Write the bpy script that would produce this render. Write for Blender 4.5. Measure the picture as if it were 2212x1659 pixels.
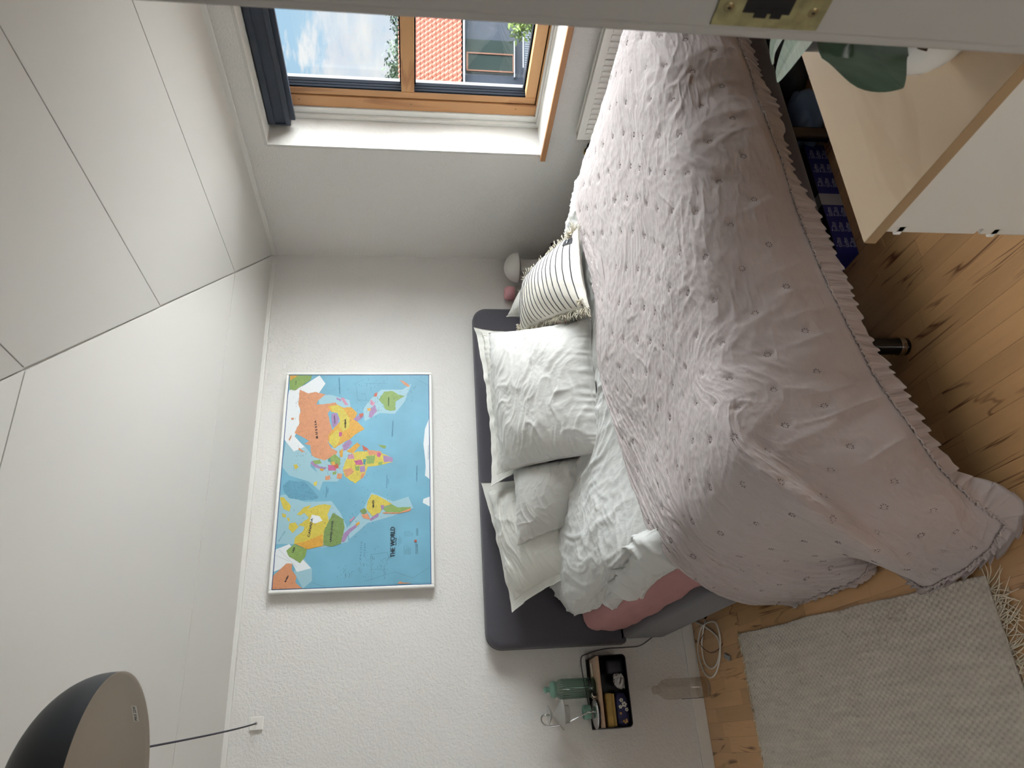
import bpy, bmesh, math, random
import numpy as np
from mathutils import Vector, Matrix
from math import sin, cos, pi, radians, sqrt, exp

for o in list(bpy.data.objects): bpy.data.objects.remove(o)
scene = bpy.context.scene
COL = scene.collection
random.seed(7)

# ------------------------------------------------------------------ camera
F, YAW, PITCH, ROLL = 1593.7, radians(26.323), radians(-7.4407), radians(-0.159)
EYE = np.array([0.0, 0.0, 1.5])
_fw = np.array([sin(YAW)*cos(PITCH), cos(YAW)*cos(PITCH), sin(PITCH)])
_r0 = np.array([cos(YAW), -sin(YAW), 0.0]); _u0 = np.cross(_r0, _fw)
_rt = _r0*cos(ROLL)+_u0*sin(ROLL); _up = -_r0*sin(ROLL)+_u0*cos(ROLL)
cd = bpy.data.cameras.new('camera'); cam = bpy.data.objects.new('camera', cd); COL.objects.link(cam)
cam.matrix_world = Matrix(((-_up[0], _rt[0], -_fw[0], 0), (-_up[1], _rt[1], -_fw[1], 0), (-_up[2], _rt[2], -_fw[2], 1.5), (0, 0, 0, 1)))
cd.sensor_width = 36.0; cd.lens = F/2212*36; cd.clip_start = 0.02; cd.clip_end = 500
cd.dof.use_dof = True; cd.dof.focus_distance = 3.0; cd.dof.aperture_fstop = 9.0
scene.camera = cam
# the photograph lies on its side: world up is picture left
def ray(x, y):
    return _fw + _rt*((1659-y)-829.5)/F - _up*(x-1106)/F
def atX(x, y, X): d = ray(x, y); return EYE + d*(X-EYE[0])/d[0]
def atY(x, y, Y): d = ray(x, y); return EYE + d*(Y-EYE[1])/d[1]
def atZ(x, y, Z): d = ray(x, y); return EYE + d*(Z-EYE[2])/d[2]

# ------------------------------------------------------------------ light
def world_setup():
    w = bpy.data.worlds.new('sky'); scene.world = w; w.use_nodes = True
    nt = w.node_tree; N = nt.nodes; L = nt.links; N.clear()
    tc = N.new('ShaderNodeTexCoord'); sp = N.new('ShaderNodeSeparateXYZ'); L.new(tc.outputs['Generated'], sp.inputs[0])
    grad = N.new('ShaderNodeValToRGB'); L.new(sp.outputs['Z'], grad.inputs[0])
    cr = grad.color_ramp; cr.elements[0].position = 0.0; cr.elements[0].color = (.56, .77, .93, 1)
    cr.elements[1].position = .6; cr.elements[1].color = (.30, .53, .86, 1)
    e = cr.elements.new(.22); e.color = (.46, .71, .94, 1)
    mp = N.new('ShaderNodeMapping'); mp.inputs['Scale'].default_value = (2.6, 2.6, 9.0); L.new(tc.outputs['Generated'], mp.inputs[0])
    ns = N.new('ShaderNodeTexNoise'); ns.inputs['Scale'].default_value = 5.2; ns.inputs['Detail'].default_value = 9; ns.inputs['Roughness'].default_value = .56
    L.new(mp.outputs[0], ns.inputs['Vector'])
    # clouds gather towards the horizon
    band = N.new('ShaderNodeMapRange'); band.inputs['From Min'].default_value = .085; band.inputs['From Max'].default_value = .19
    band.inputs['To Min'].default_value = .24; band.inputs['To Max'].default_value = -.24; L.new(sp.outputs['Z'], band.inputs['Value'])
    ad = N.new('ShaderNodeMath'); ad.operation = 'ADD'; L.new(ns.outputs['Fac'], ad.inputs[0]); L.new(band.outputs[0], ad.inputs[1])
    cl = N.new('ShaderNodeValToRGB'); cl.color_ramp.elements[0].position = .50; cl.color_ramp.elements[1].position = .60
    L.new(ad.outputs[0], cl.inputs[0])
    shade = N.new('ShaderNodeValToRGB'); shade.color_ramp.elements[0].color = (.80, .87, .97, 1); shade.color_ramp.elements[0].position = .42
    shade.color_ramp.elements[1].color = (1, 1, 1.0, 1); shade.color_ramp.elements[1].position = .62; L.new(ns.outputs['Fac'], shade.inputs[0])
    mx = N.new('ShaderNodeMixRGB'); L.new(cl.outputs[0], mx.inputs[0]); L.new(grad.outputs[0], mx.inputs[1]); L.new(shade.outputs[0], mx.inputs[2])
    # below the horizon: sunlit ground
    gm = N.new('ShaderNodeMapRange'); gm.inputs['From Min'].default_value = -.03; gm.inputs['From Max'].default_value = .0; L.new(sp.outputs['Z'], gm.inputs['Value'])
    m2 = N.new('ShaderNodeMixRGB'); L.new(gm.outputs[0], m2.inputs[0]); m2.inputs[1].default_value = (.52, .50, .44, 1); L.new(mx.outputs[0], m2.inputs[2])
    bg = N.new('ShaderNodeBackground'); bg.inputs['Strength'].default_value = .57; L.new(m2.outputs[0], bg.inputs[0])
    out = N.new('ShaderNodeOutputWorld'); L.new(bg.outputs[0], out.inputs[0])
world_setup()
def sun(name, vec, energy, angle, color=(1, 1, 1)):
    l = bpy.data.lights.new(name, 'SUN'); l.energy = energy; l.angle = radians(angle); l.color = color
    o = bpy.data.objects.new(name, l); COL.objects.link(o)
    o.rotation_euler = Vector(vec).to_track_quat('Z', 'Y').to_euler(); return o
sun('sun', (.34, -.60, 1.15), 1.6, .6, (1, .95, .86))             # the sun itself, high over the window wall
sun('window_fill_sun', (1.0, -.66, .24), 29.0, 112, (.97, .985, 1.0))    # wide soft sun added to strengthen the daylight through the window
def area(name, loc, aim, size, energy, color=(1, 1, 1)):
    l = bpy.data.lights.new(name, 'AREA'); l.shape = 'RECTANGLE'; l.size, l.size_y = size; l.energy = energy; l.color = color
    o = bpy.data.objects.new(name, l); COL.objects.link(o); o.location = loc; o.rotation_euler = (Vector(loc)-Vector(aim)).to_track_quat('Z', 'Y').to_euler(); return o
area('landing_fill', (-.55, -.5, .42), (1.1, 1.4, .25), (.7, .7), 6.5, (1, .97, .93))   # area lamp added behind the camera to fill the near floor and bed foot
scene.view_settings.view_transform = 'Standard'; scene.view_settings.look = 'None'
scene.view_settings.exposure = 0.80; scene.view_settings.gamma = 1.0
try: scene.view_settings.use_curve_mapping = False
except Exception: pass

# ------------------------------------------------------------------ noise
def _hash(i, j, k, s):
    h = (i*374761393 + j*668265263 + k*2147483647 + s*1274126177) & 0xffffffff
    h = ((h ^ (h >> 13))*1274126177) & 0xffffffff
    h = ((h ^ (h >> 16))*2246822519) & 0xffffffff
    return ((h ^ (h >> 15)) & 0xffff)/65535.0
def vn(x, y, z=None, s=0):
    x = np.asarray(x, float); y = np.asarray(y, float); z = np.zeros_like(x) if z is None else np.asarray(z, float)
    xi = np.floor(x).astype(np.int64); yi = np.floor(y).astype(np.int64); zi = np.floor(z).astype(np.int64)
    fx, fy, fz = x-xi, y-yi, z-zi
    fx = fx*fx*fx*(fx*(fx*6-15)+10); fy = fy*fy*fy*(fy*(fy*6-15)+10); fz = fz*fz*fz*(fz*(fz*6-15)+10)
    r = 0
    for a in (0, 1):
        for b in (0, 1):
            for c in (0, 1):
                w = (fx if a else 1-fx)*(fy if b else 1-fy)*(fz if c else 1-fz)
                r = r + w*_hash(xi+a, yi+b, zi+c, s)
    return r*2-1
def fbm(x, y, s=0, o=3):
    r = 0; a = 1
    for i in range(o): r = r+a*vn(x*2**i, y*2**i, None, s+i*17); a *= .5
    return r
def ridge(x, y, s=0, o=2, p=1.5):
    r = 0; a = 1
    for i in range(o):
        r = r+a*(1-np.abs(vn(x*2**i, y*2**i, None, s+i*31)))**(2*p); a *= .5
    return r

# ------------------------------------------------------------------ materials
MATS = {}
def lin(c):
    return tuple(((v/255)/12.92 if v/255 <= .04045 else (((v/255)+.055)/1.055)**2.4) for v in c)
def mat(name, rgb, rough=.6, metal=0, bump=0, bscale=100, bdetail=3, var=0, vscale=8, spec=.5, sheen=0, stretch=None, bstretch=None, bdist=.002, sub=0):
    m = bpy.data.materials.new(name); m.use_nodes = True; MATS[name] = m
    nt = m.node_tree; b = nt.nodes['Principled BSDF']; c = lin(rgb)
    b.inputs['Base Color'].default_value = (*c, 1); b.inputs['Roughness'].default_value = rough; b.inputs['Metallic'].default_value = metal
    b.inputs['Specular IOR Level'].default_value = spec
    if sheen: b.inputs['Sheen Weight'].default_value = sheen
    tc = nt.nodes.new('ShaderNodeTexCoord')
    if var:
        n = nt.nodes.new('ShaderNodeTexNoise'); n.inputs['Scale'].default_value = vscale; n.inputs['Detail'].default_value = 4
        if stretch:
            mp = nt.nodes.new('ShaderNodeMapping'); mp.inputs['Scale'].default_value = stretch; nt.links.new(tc.outputs['Object'], mp.inputs[0]); nt.links.new(mp.outputs[0], n.inputs['Vector'])
        else: nt.links.new(tc.outputs['Object'], n.inputs['Vector'])
        r = nt.nodes.new('ShaderNodeValToRGB'); r.color_ramp.elements[0].position = .3; r.color_ramp.elements[1].position = .7
        r.color_ramp.elements[0].color = (*[max(0, v*(1-var)) for v in c], 1); r.color_ramp.elements[1].color = (*[min(1, v*(1+var)) for v in c], 1)
        nt.links.new(n.outputs['Fac'], r.inputs[0]); nt.links.new(r.outputs[0], b.inputs['Base Color'])
    if bump:
        n = nt.nodes.new('ShaderNodeTexNoise'); n.inputs['Scale'].default_value = bscale; n.inputs['Detail'].default_value = bdetail
        if bstretch:
            mp = nt.nodes.new('ShaderNodeMapping'); mp.inputs['Scale'].default_value = bstretch; nt.links.new(tc.outputs['Object'], mp.inputs[0]); nt.links.new(mp.outputs[0], n.inputs['Vector'])
        else: nt.links.new(tc.outputs['Object'], n.inputs['Vector'])
        bp = nt.nodes.new('ShaderNodeBump'); bp.inputs['Strength'].default_value = bump; bp.inputs['Distance'].default_value = bdist
        nt.links.new(n.outputs['Fac'], bp.inputs['Height']); nt.links.new(bp.outputs[0], b.inputs['Normal'])
    return m
def glassy(name, rgb, tint=.9, gloss=.06, rough=.02):
    """clear pane or plastic that lets light and shadow rays through: transparent body with a mirror film by Fresnel"""
    m = bpy.data.materials.new(name); m.use_nodes = True; MATS[name] = m; nt = m.node_tree; N = nt.nodes; N.clear()
    t = N.new('ShaderNodeBsdfTransparent'); c = lin(rgb); t.inputs[0].default_value = (*[v*tint for v in c], 1)
    g = N.new('ShaderNodeBsdfGlossy'); g.inputs['Roughness'].default_value = rough
    lw = N.new('ShaderNodeLayerWeight'); lw.inputs[0].default_value = .5; pw = N.new('ShaderNodeMath'); pw.operation = 'POWER'; pw.inputs[1].default_value = 3.5
    nt.links.new(lw.outputs['Facing'], pw.inputs[0]); fr = N.new('ShaderNodeMapRange'); fr.inputs['To Min'].default_value = gloss; fr.inputs['To Max'].default_value = .7; nt.links.new(pw.outputs[0], fr.inputs['Value'])
    mx = N.new('ShaderNodeMixShader'); o = N.new('ShaderNodeOutputMaterial')
    nt.links.new(fr.outputs[0], mx.inputs[0]); nt.links.new(t.outputs[0], mx.inputs[1]); nt.links.new(g.outputs[0], mx.inputs[2]); nt.links.new(mx.outputs[0], o.inputs[0])
    return m
def milky(name, rgb, alpha):
    m = bpy.data.materials.new(name); m.use_nodes = True; MATS[name] = m; b = m.node_tree.nodes['Principled BSDF']
    b.inputs['Base Color'].default_value = (*lin(rgb), 1); b.inputs['Alpha'].default_value = alpha; b.inputs['Roughness'].default_value = .15
    return m
mat('wall_paint', (224, 221, 217), .85, bump=.8, bscale=92, bdetail=5, bdist=.005, spec=.2)
mat('landing_paint', (150, 140, 128), .9)
mat('reveal_paint', (208, 206, 201), .8, bump=.6, bscale=60, bdetail=4, bdist=.004, spec=.2)
mat('ceiling_paint', (212, 209, 204), .8, bump=.15, bscale=240, bdist=.001, spec=.2)
mat('trim_white', (226, 224, 219), .45, bump=.05, bscale=60, bdist=.001)
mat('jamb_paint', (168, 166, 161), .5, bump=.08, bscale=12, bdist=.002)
mat('door_white', (216, 214, 207), .5, bump=.08, bscale=12, bdist=.002)
mat('frame_white', (236, 236, 232), .4)
def wood(name, base, dark, scale=6, stretch=(1, 1, .08), amt=.75, rough=.45, bump=.1, rings=2.0):
    m = bpy.data.materials.new(name); m.use_nodes = True; MATS[name] = m; nt = m.node_tree; b = nt.nodes['Principled BSDF']
    tc = nt.nodes.new('ShaderNodeTexCoord'); mp = nt.nodes.new('ShaderNodeMapping'); mp.inputs['Scale'].default_value = stretch
    nt.links.new(tc.outputs['Object'], mp.inputs[0])
    n1 = nt.nodes.new('ShaderNodeTexNoise'); n1.inputs['Scale'].default_value = scale; n1.inputs['Detail'].default_value = 5; n1.inputs['Distortion'].default_value = .6
    nt.links.new(mp.outputs[0], n1.inputs['Vector'])
    mu = nt.nodes.new('ShaderNodeMath'); mu.operation = 'MULTIPLY'; mu.inputs[1].default_value = rings*10; nt.links.new(n1.outputs['Fac'], mu.inputs[0])
    fr = nt.nodes.new('ShaderNodeMath'); fr.operation = 'SINE'; nt.links.new(mu.outputs[0], fr.inputs[0])
    r = nt.nodes.new('ShaderNodeValToRGB'); r.color_ramp.elements[0].color = (*lin(base), 1); r.color_ramp.elements[0].position = 1-amt
    r.color_ramp.elements[1].color = (*lin(dark), 1); nt.links.new(fr.outputs[0], r.inputs[0])
    nt.links.new(r.outputs[0], b.inputs['Base Color']); b.inputs['Roughness'].default_value = rough
    return m
wood('pine', (206, 156, 104), (182, 128, 82), 9, (1, .12, 1), .6)
wood('pine_upright', (198, 146, 96), (168, 116, 74), 11, (1, 1, .1), .6)
wood('sill_wood', (176, 126, 84), (152, 102, 66), 9, (1, .15, 1), .6)
wood('birch', (236, 208, 174), (229, 199, 164), 7, (.22, 1, 1), .7, .34)
wood('birch_edge', (162, 136, 102), (150, 124, 92), 9, (1, .2, .6), .5, .5)
wood('shelf_wood', (184, 154, 126), (166, 134, 106), 16, (.15, 1, 1), .6)
def stave_mat(name, base, dark, off):
    m = bpy.data.materials.new(name); m.use_nodes = True; MATS[name] = m; nt = m.node_tree; b = nt.nodes['Principled BSDF']
    tc = nt.nodes.new('ShaderNodeTexCoord'); oi = nt.nodes.new('ShaderNodeObjectInfo')
    ad = nt.nodes.new('ShaderNodeVectorMath'); ad.operation = 'ADD'; nt.links.new(tc.outputs['Object'], ad.inputs[0])
    cb = nt.nodes.new('ShaderNodeCombineXYZ'); ml = nt.nodes.new('ShaderNodeMath'); ml.operation = 'MULTIPLY'; ml.inputs[1].default_value = 41.7
    nt.links.new(oi.outputs['Random'], ml.inputs[0]); nt.links.new(ml.outputs[0], cb.inputs[0]); nt.links.new(ml.outputs[0], cb.inputs[2]); nt.links.new(cb.outputs[0], ad.inputs[1])
    mp = nt.nodes.new('ShaderNodeMapping'); mp.inputs['Scale'].default_value = (1, .085, 1); nt.links.new(ad.outputs[0], mp.inputs[0])
    n1 = nt.nodes.new('ShaderNodeTexNoise'); n1.inputs['Scale'].default_value = 9; n1.inputs['Detail'].default_value = 3; n1.inputs['Distortion'].default_value = .8
    nt.links.new(mp.outputs[0], n1.inputs['Vector'])
    mu = nt.nodes.new('ShaderNodeMath'); mu.operation = 'PINGPONG'; mu.inputs[1].default_value = .11; nt.links.new(n1.outputs['Fac'], mu.inputs[0])
    # heartwood veins: thin dark lines, only where a second noise allows them
    n2 = nt.nodes.new('ShaderNodeTexNoise'); n2.inputs['Scale'].default_value = 4.0; nt.links.new(ad.outputs[0], n2.inputs['Vector'])
    vein = nt.nodes.new('ShaderNodeValToRGB'); vein.color_ramp.elements[0].position = .0; vein.color_ramp.elements[0].color = (1, 1, 1, 1)
    vein.color_ramp.elements[1].position = .016; vein.color_ramp.elements[1].color = (0, 0, 0, 1); nt.links.new(mu.outputs[0], vein.inputs[0])
    gate = nt.nodes.new('ShaderNodeValToRGB'); gate.color_ramp.elements[0].position = .47; gate.color_ramp.elements[1].position = .60; nt.links.new(n2.outputs['Fac'], gate.inputs[0])
    mm = nt.nodes.new('ShaderNodeMath'); mm.operation = 'MULTIPLY'; nt.links.new(vein.outputs[0], mm.inputs[0]); nt.links.new(gate.outputs[0], mm.inputs[1])
    g = nt.nodes.new('ShaderNodeTexNoise'); g.inputs['Scale'].default_value = 30; g.inputs['Detail'].default_value = 4; nt.links.new(mp.outputs[0], g.inputs['Vector'])
    r = nt.nodes.new('ShaderNodeValToRGB'); r.color_ramp.elements[0].color = (*[v*.82 for v in lin(base)], 1); r.color_ramp.elements[1].color = (*[min(1, v*1.12) for v in lin(base)], 1)
    nt.links.new(g.outputs['Fac'], r.inputs[0])
    hs = nt.nodes.new('ShaderNodeHueSaturation'); vm = nt.nodes.new('ShaderNodeMapRange'); vm.inputs['To Min'].default_value = .86; vm.inputs['To Max'].default_value = 1.08
    nt.links.new(oi.outputs['Random'], vm.inputs['Value']); nt.links.new(vm.outputs[0], hs.inputs['Value']); nt.links.new(r.outputs[0], hs.inputs['Color'])
    mx = nt.nodes.new('ShaderNodeMixRGB'); nt.links.new(mm.outputs[0], mx.inputs[0]); nt.links.new(hs.outputs[0], mx.inputs[1]); mx.inputs[2].default_value = (*lin(dark), 1)
    nt.links.new(mx.outputs[0], b.inputs['Base Color']); b.inputs['Roughness'].default_value = .32
    return m
stave_mat('beech_floor', (208, 163, 114), (104, 60, 32), 0)
mat('floor_base', (70, 46, 26), .7)
mat('grey_upholstery', (78, 76, 83), .95, bump=.35, bscale=900, bdist=.001, var=.12, vscale=260, sheen=.2)
mat('pink_cotton', (172, 124, 124), .9, bump=.3, bscale=700, bdist=.0006)
mat('white_cotton', (208, 207, 203), .9, bump=.3, bscale=26, bdetail=6, bdist=.006, bstretch=(1.6, .5, .7), spec=.2, sheen=.1)
mat('white_cotton_soft', (214, 213, 206), .9, bump=.3, bscale=18, bdetail=6, bdist=.005, bstretch=(.6, 1.3, .9), spec=.2, sheen=.1)
mat('duvet_cotton', (198, 198, 195), .9, bump=.4, bscale=26, bdetail=7, bdist=.007, bstretch=(1.3, .55, .8), spec=.2)
mat('spread_cotton', (180, 170, 168), .85, bump=.75, bscale=34, bdetail=8, bdist=.006, bstretch=(.5, 1.5, 1), spec=.25, sheen=.1)
mat('ruffle_cotton', (182, 171, 168), .85, bump=.2, bscale=60, bdetail=4, bdist=.002, spec=.25)
mat('stitch_thread', (124, 110, 108), .9)
mat('black_metal', (16, 16, 18), .35)
mat('chrome', (205, 205, 205), .12, 1)
mat('gloss_black', (10, 10, 12), .12)
mat('lamp_black', (40, 43, 47), .5, spec=.35)
mat('lamp_inside', (194, 188, 178), .6)
mat('cable_grey', (92, 90, 92), .7)
mat('cable_white', (226, 224, 216), .4)
mat('cable_dark', (58, 56, 66), .8)
mat('enamel_white', (234, 232, 226), .35)
mat('radiator_grille', (190, 190, 186), .5)
mat('navy_blind', (44, 53, 70), .5, var=.08, vscale=150, stretch=(1, .02, 1))
mat('navy_trim', (52, 60, 74), .5)
mat('slate_gasket', (74, 84, 98), .4)
mat('slate_gasket_dark', (15, 19, 26), .9, spec=.1)
mat('rug_cotton', (200, 192, 180), .95, var=.10, vscale=60, stretch=(1, .12, 1), bump=.5, bscale=160, bdist=.003)
mat('fringe_cotton', (222, 212, 190), .9)
mat('strike_brass', (150, 146, 108), .42, .55, var=.30, vscale=60)
mat('screw_brass', (140, 128, 92), .4, .7)
mat('dark_hole', (6, 6, 7), .8)
mat('leaf_green', (64, 84, 66), .35, var=.15, vscale=20, stretch=(1, 6, 1))
mat('leaf_pale', (150, 176, 156), .3, var=.25, vscale=26, stretch=(1, 8, 1))
mat('glaze_white', (236, 236, 233), .06)
mat('glaze_grey', (70, 74, 76), .3)
mat('bark', (70, 50, 36), .9, bump=.6, bscale=60)
mat('box_navy', (22, 26, 92), .45)
mat('box_black', (13, 14, 26), .5)
mat('print_white', (196, 196, 200), .6)
mat('tape_grey', (138, 136, 140), .35)
milky('bin_plastic', (150, 158, 164), .62)
mat('bag_blue', (86, 104, 132), .7, bump=.3, bscale=30, bdist=.004)
mat('bag_dark', (34, 40, 46), .7, bump=.4, bscale=80, bdist=.004)
mat('mint_cap', (118, 160, 143), .45)
glassy('mint_plastic', (214, 232, 225), .95)
glassy('clear_plastic', (248, 246, 243), .99)
glassy('pane_glass', (250, 252, 252), 1.0, .03)
milky('frosted_glass', (196, 195, 190), .5)
mat('pink_cap', (226, 166, 172), .5)
mat('mushroom_white', (222, 220, 215), .5)
mat('mustard', (172, 142, 78), .7, var=.12, vscale=30)
mat('floral_navy', (40, 42, 78), .8, var=.3, vscale=40)
mat('petal_cream', (206, 202, 190), .8); mat('petal_gold', (190, 150, 84), .8)
mat('crumpled_grey', (176, 174, 172), .9)
mat('watch_steel', (190, 176, 164), .25, .9)
mat('terracotta', (146, 84, 64), .8, var=.12, vscale=3)
mat('terracotta_dark', (40, 26, 22), .9)
mat('render_slate', (44, 50, 60), .9, var=.1, vscale=6)
mat('zinc', (140, 146, 152), .4)
mat('oriel_wood', (100, 62, 42), .7)
mat('dark_window', (40, 50, 48), .08)
mat('slat_grey', (84, 90, 98), .8)
mat('foliage', (44, 62, 40), .8); mat('foliage_lime', (96, 116, 44), .8); mat('foliage_mid', (62, 80, 54), .8)
mat('soffit_beige', (190, 174, 150), .8); mat('gutter_grey', (120, 124, 120), .7); mat('gutter_white', (232, 232, 230), .4)
mat('cushion_cloth', (224, 219, 208), .95, bump=.5, bscale=420, bdist=.001)
mat('cushion_stripe', (52, 54, 66), .95)
mat('tassel', (206, 198, 180), .95)
mat('care_black', (34, 36, 42), .7)

# ------------------------------------------------------------------ mesh helpers
def tag(o, label=None, cat=None, group=None, kind=None):
    if label: o['label'] = label
    if cat: o['category'] = cat
    if group: o['group'] = group
    if kind: o['kind'] = kind
    return o
def empty(name, loc=(0, 0, 0), rz=0, **k):
    o = bpy.data.objects.new(name, None); COL.objects.link(o); o.location = loc; o.rotation_euler = (0, 0, rz); o.empty_display_size = .05
    tag(o, **k); return o
class MB:
    def __init__(s): s.v = []; s.f = []; s.m = []; s.mi = 0
    def add(s, vs, fs):
        n = len(s.v); s.v += [tuple(map(float, v)) for v in vs]; s.f += [tuple(n+i for i in f) for f in fs]; s.m += [s.mi]*len(fs); return s
    def box(s, a, b, bev=0):
        x0, y0, z0 = [min(p, q) for p, q in zip(a, b)]; x1, y1, z1 = [max(p, q) for p, q in zip(a, b)]
        if bev <= 0:
            return s.add([(x0, y0, z0), (x1, y0, z0), (x1, y1, z0), (x0, y1, z0), (x0, y0, z1), (x1, y0, z1), (x1, y1, z1), (x0, y1, z1)],
                         [(0, 3, 2, 1), (4, 5, 6, 7), (0, 1, 5, 4), (1, 2, 6, 5), (2, 3, 7, 6), (3, 0, 4, 7)])
        bm = bmesh.new(); bmesh.ops.create_cube(bm, size=1)
        for v in bm.verts: v.co = Vector(((x0+x1)/2+v.co.x*(x1-x0), (y0+y1)/2+v.co.y*(y1-y0), (z0+z1)/2+v.co.z*(z1-z0)))
        bev = min(bev, (x1-x0)*.49, (y1-y0)*.49, (z1-z0)*.49)
        bmesh.ops.bevel(bm, geom=bm.edges[:], offset=bev, segments=3 if bev > .008 else 2, affect='EDGES', profile=.6)
        s.bm(bm); bm.free(); return s
    def bm(s, bm):
        bm.verts.ensure_lookup_table(); bm.verts.index_update()
        s.add([v.co for v in bm.verts], [[v.index for v in f.verts] for f in bm.faces])
    def tube(s, pts, r, n=10, cap=True, closed=False):
        P = [np.array(p, float) for p in pts]; R = r if hasattr(r, '__len__') else [r]*len(P)
        T = []
        for i in range(len(P)):
            a = P[max(i-1, 0)]; b = P[min(i+1, len(P)-1)]
            if closed: a = P[i-1]; b = P[(i+1) % len(P)]
            t = b-a; T.append(t/(np.linalg.norm(t)+1e-9))
        ref = np.array([0, 0, 1.0]) if abs(T[0][2]) < .9 else np.array([1.0, 0, 0])
        u = np.cross(T[0], ref); u /= np.linalg.norm(u); vs = []
        for i, p in enumerate(P):
            u = u-T[i]*(u@T[i]); u /= (np.linalg.norm(u)+1e-9); w = np.cross(T[i], u)
            for k in range(n):
                a = 2*pi*k/n; vs.append(p+R[i]*(u*cos(a)+w*sin(a)))
        fs = []
        for i in range(len(P)-(0 if closed else 1)):
            j = (i+1) % len(P)
            for k in range(n): fs.append((i*n+k, i*n+(k+1) % n, j*n+(k+1) % n, j*n+k))
        if cap and not closed: fs += [tuple(range(n))[::-1], tuple((len(P)-1)*n+k for k in range(n))]
        return s.add(vs, fs)
    def lathe(s, prof, c=(0, 0, 0), n=32, axis='z'):
        vs = []; fs = []
        for r, z in prof:
            for k in range(n):
                a = 2*pi*k/n; p = (r*cos(a), r*sin(a), z)
                if axis == 'x': p = (z, r*cos(a), r*sin(a))
                if axis == 'y': p = (r*cos(a), z, -r*sin(a))
                vs.append((p[0]+c[0], p[1]+c[1], p[2]+c[2]))
        for i in range(len(prof)-1):
            for k in range(n): fs.append((i*n+k, i*n+(k+1) % n, (i+1)*n+(k+1) % n, (i+1)*n+k))
        return s.add(vs, fs)
    def grid(s, P, wrapu=False):
        a, b = P.shape[:2]; fs = []
        for i in range(a-1 if not wrapu else a):
            for j in range(b-1):
                i2 = (i+1) % a; fs.append((i*b+j, i2*b+j, i2*b+j+1, i*b+j+1))
        return s.add(P.reshape(-1, 3), fs)
    def build(s, name, mats, parent=None, smooth=False, loc=None, **k):
        me = bpy.data.meshes.new(name); me.from_pydata(s.v, [], s.f); me.validate(verbose=False)
        mats = mats if isinstance(mats, (list, tuple)) else [mats]
        for m in mats: me.materials.append(MATS[m])
        if len(mats) > 1 and len(me.polygons) == len(s.m): me.polygons.foreach_set('material_index', s.m)
        if smooth: me.polygons.foreach_set('use_smooth', [True]*len(me.polygons))
        me.update(); o = bpy.data.objects.new(name, me); COL.objects.link(o)
        if parent: o.parent = parent
        if loc is not None: o.location = loc
        if smooth == 'auto':
            pass
        tag(o, **k); return o
def part(name, mats, parent, *boxes, bev=0, smooth=False, **k):
    b = MB()
    for q in boxes: b.box(q[0], q[1], bev)
    return b.build(name, mats, parent, smooth, **k)
def W(o, loc): o.location = loc; return o
def gridmesh(P):
    """P: (a,b,3) array -> faces"""
    return MB().grid(P)
def catmull(P, axis, n):
    """interpolate control array along an axis with a Catmull-Rom spline to n samples"""
    P = np.moveaxis(P, axis, 0); k = P.shape[0]
    t = np.linspace(0, k-1, n); i = np.minimum(t.astype(int), k-2); f = (t-i).reshape(-1, *([1]*(P.ndim-1)))
    p0 = P[np.maximum(i-1, 0)]; p1 = P[i]; p2 = P[i+1]; p3 = P[np.minimum(i+2, k-1)]
    r = .5*((2*p1)+(-p0+p2)*f+(2*p0-5*p1+4*p2-p3)*f**2+(-p0+3*p1-3*p2+p3)*f**3)
    return np.moveaxis(r, 0, axis)
def normals(P):
    du = np.gradient(P, axis=0); dv = np.gradient(P, axis=1); n = np.cross(du, dv)
    return n/(np.linalg.norm(n, axis=2, keepdims=True)+1e-9)
def arclen(P, axis):
    d = np.linalg.norm(np.diff(P, axis=axis), axis=2)
    c = np.cumsum(d, axis=axis); z = np.zeros_like(np.take(c, [0], axis=axis)); return np.concatenate([z, c], axis=axis)
def text(body, size, loc, rot, m, name, parent=None, ext=.0002, align='CENTER', **k):
    cu = bpy.data.curves.new('t', 'FONT'); cu.body = body; cu.size = size; cu.extrude = ext; cu.align_x = align; cu.align_y = 'CENTER'; cu.resolution_u = 2
    for a, v in k.items(): setattr(cu, a, v)
    t = bpy.data.objects.new('t', cu); COL.objects.link(t)
    bpy.context.view_layer.update()
    me = bpy.data.meshes.new_from_object(t.evaluated_get(bpy.context.evaluated_depsgraph_get()))
    bpy.data.objects.remove(t); me.materials.clear(); me.materials.append(MATS[m])
    o = bpy.data.objects.new(name, me); COL.objects.link(o); o.location = loc; o.rotation_euler = rot
    if parent: o.parent = parent
    return o
def struct(o): o['kind'] = 'structure'; return o

# ================================================================== the room
XR, YB, YF, XL, ZW = 2.968, 4.082, .5, -1.7, 2.40   # right wall, back wall, front wall, left wall, wall height
SL = .205
def zc(x, y): return 2.415+SL*min(YB-y, XR-x)
wy0, wy1, wz0, wz1 = 1.15, 3.10, .80, 2.29       # window opening
# walls
struct(part('wall_back', 'wall_paint', None, ((XL-.2, YB, -.15), (XR+.35, YB+.2, 2.6))))
struct(part('wall_right', 'wall_paint', None, ((XR, YF-.25, -.15), (XR+.35, wy0, 3.2)), ((XR, wy1, -.15), (XR+.35, YB, 2.6)),
     ((XR, wy0, -.15), (XR+.35, wy1, wz0-.012)), ((XR, wy0, wz1), (XR+.35, wy1, 3.2))))
struct(part('wall_left', 'wall_paint', None, ((XL-.2, YF-.25, -.15), (XL, YB, 3.4))))
jx0, jx1 = -1.12, .665
struct(part('wall_front', 'wall_paint', None, ((XL, YF-.14, -.15), (jx0-.03, YF, 3.4)), ((jx1+.03, YF-.14, -.15), (XR, YF, 3.4)), ((jx0-.03, YF-.14, 2.1), (jx1+.03, YF, 3.4))))
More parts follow.
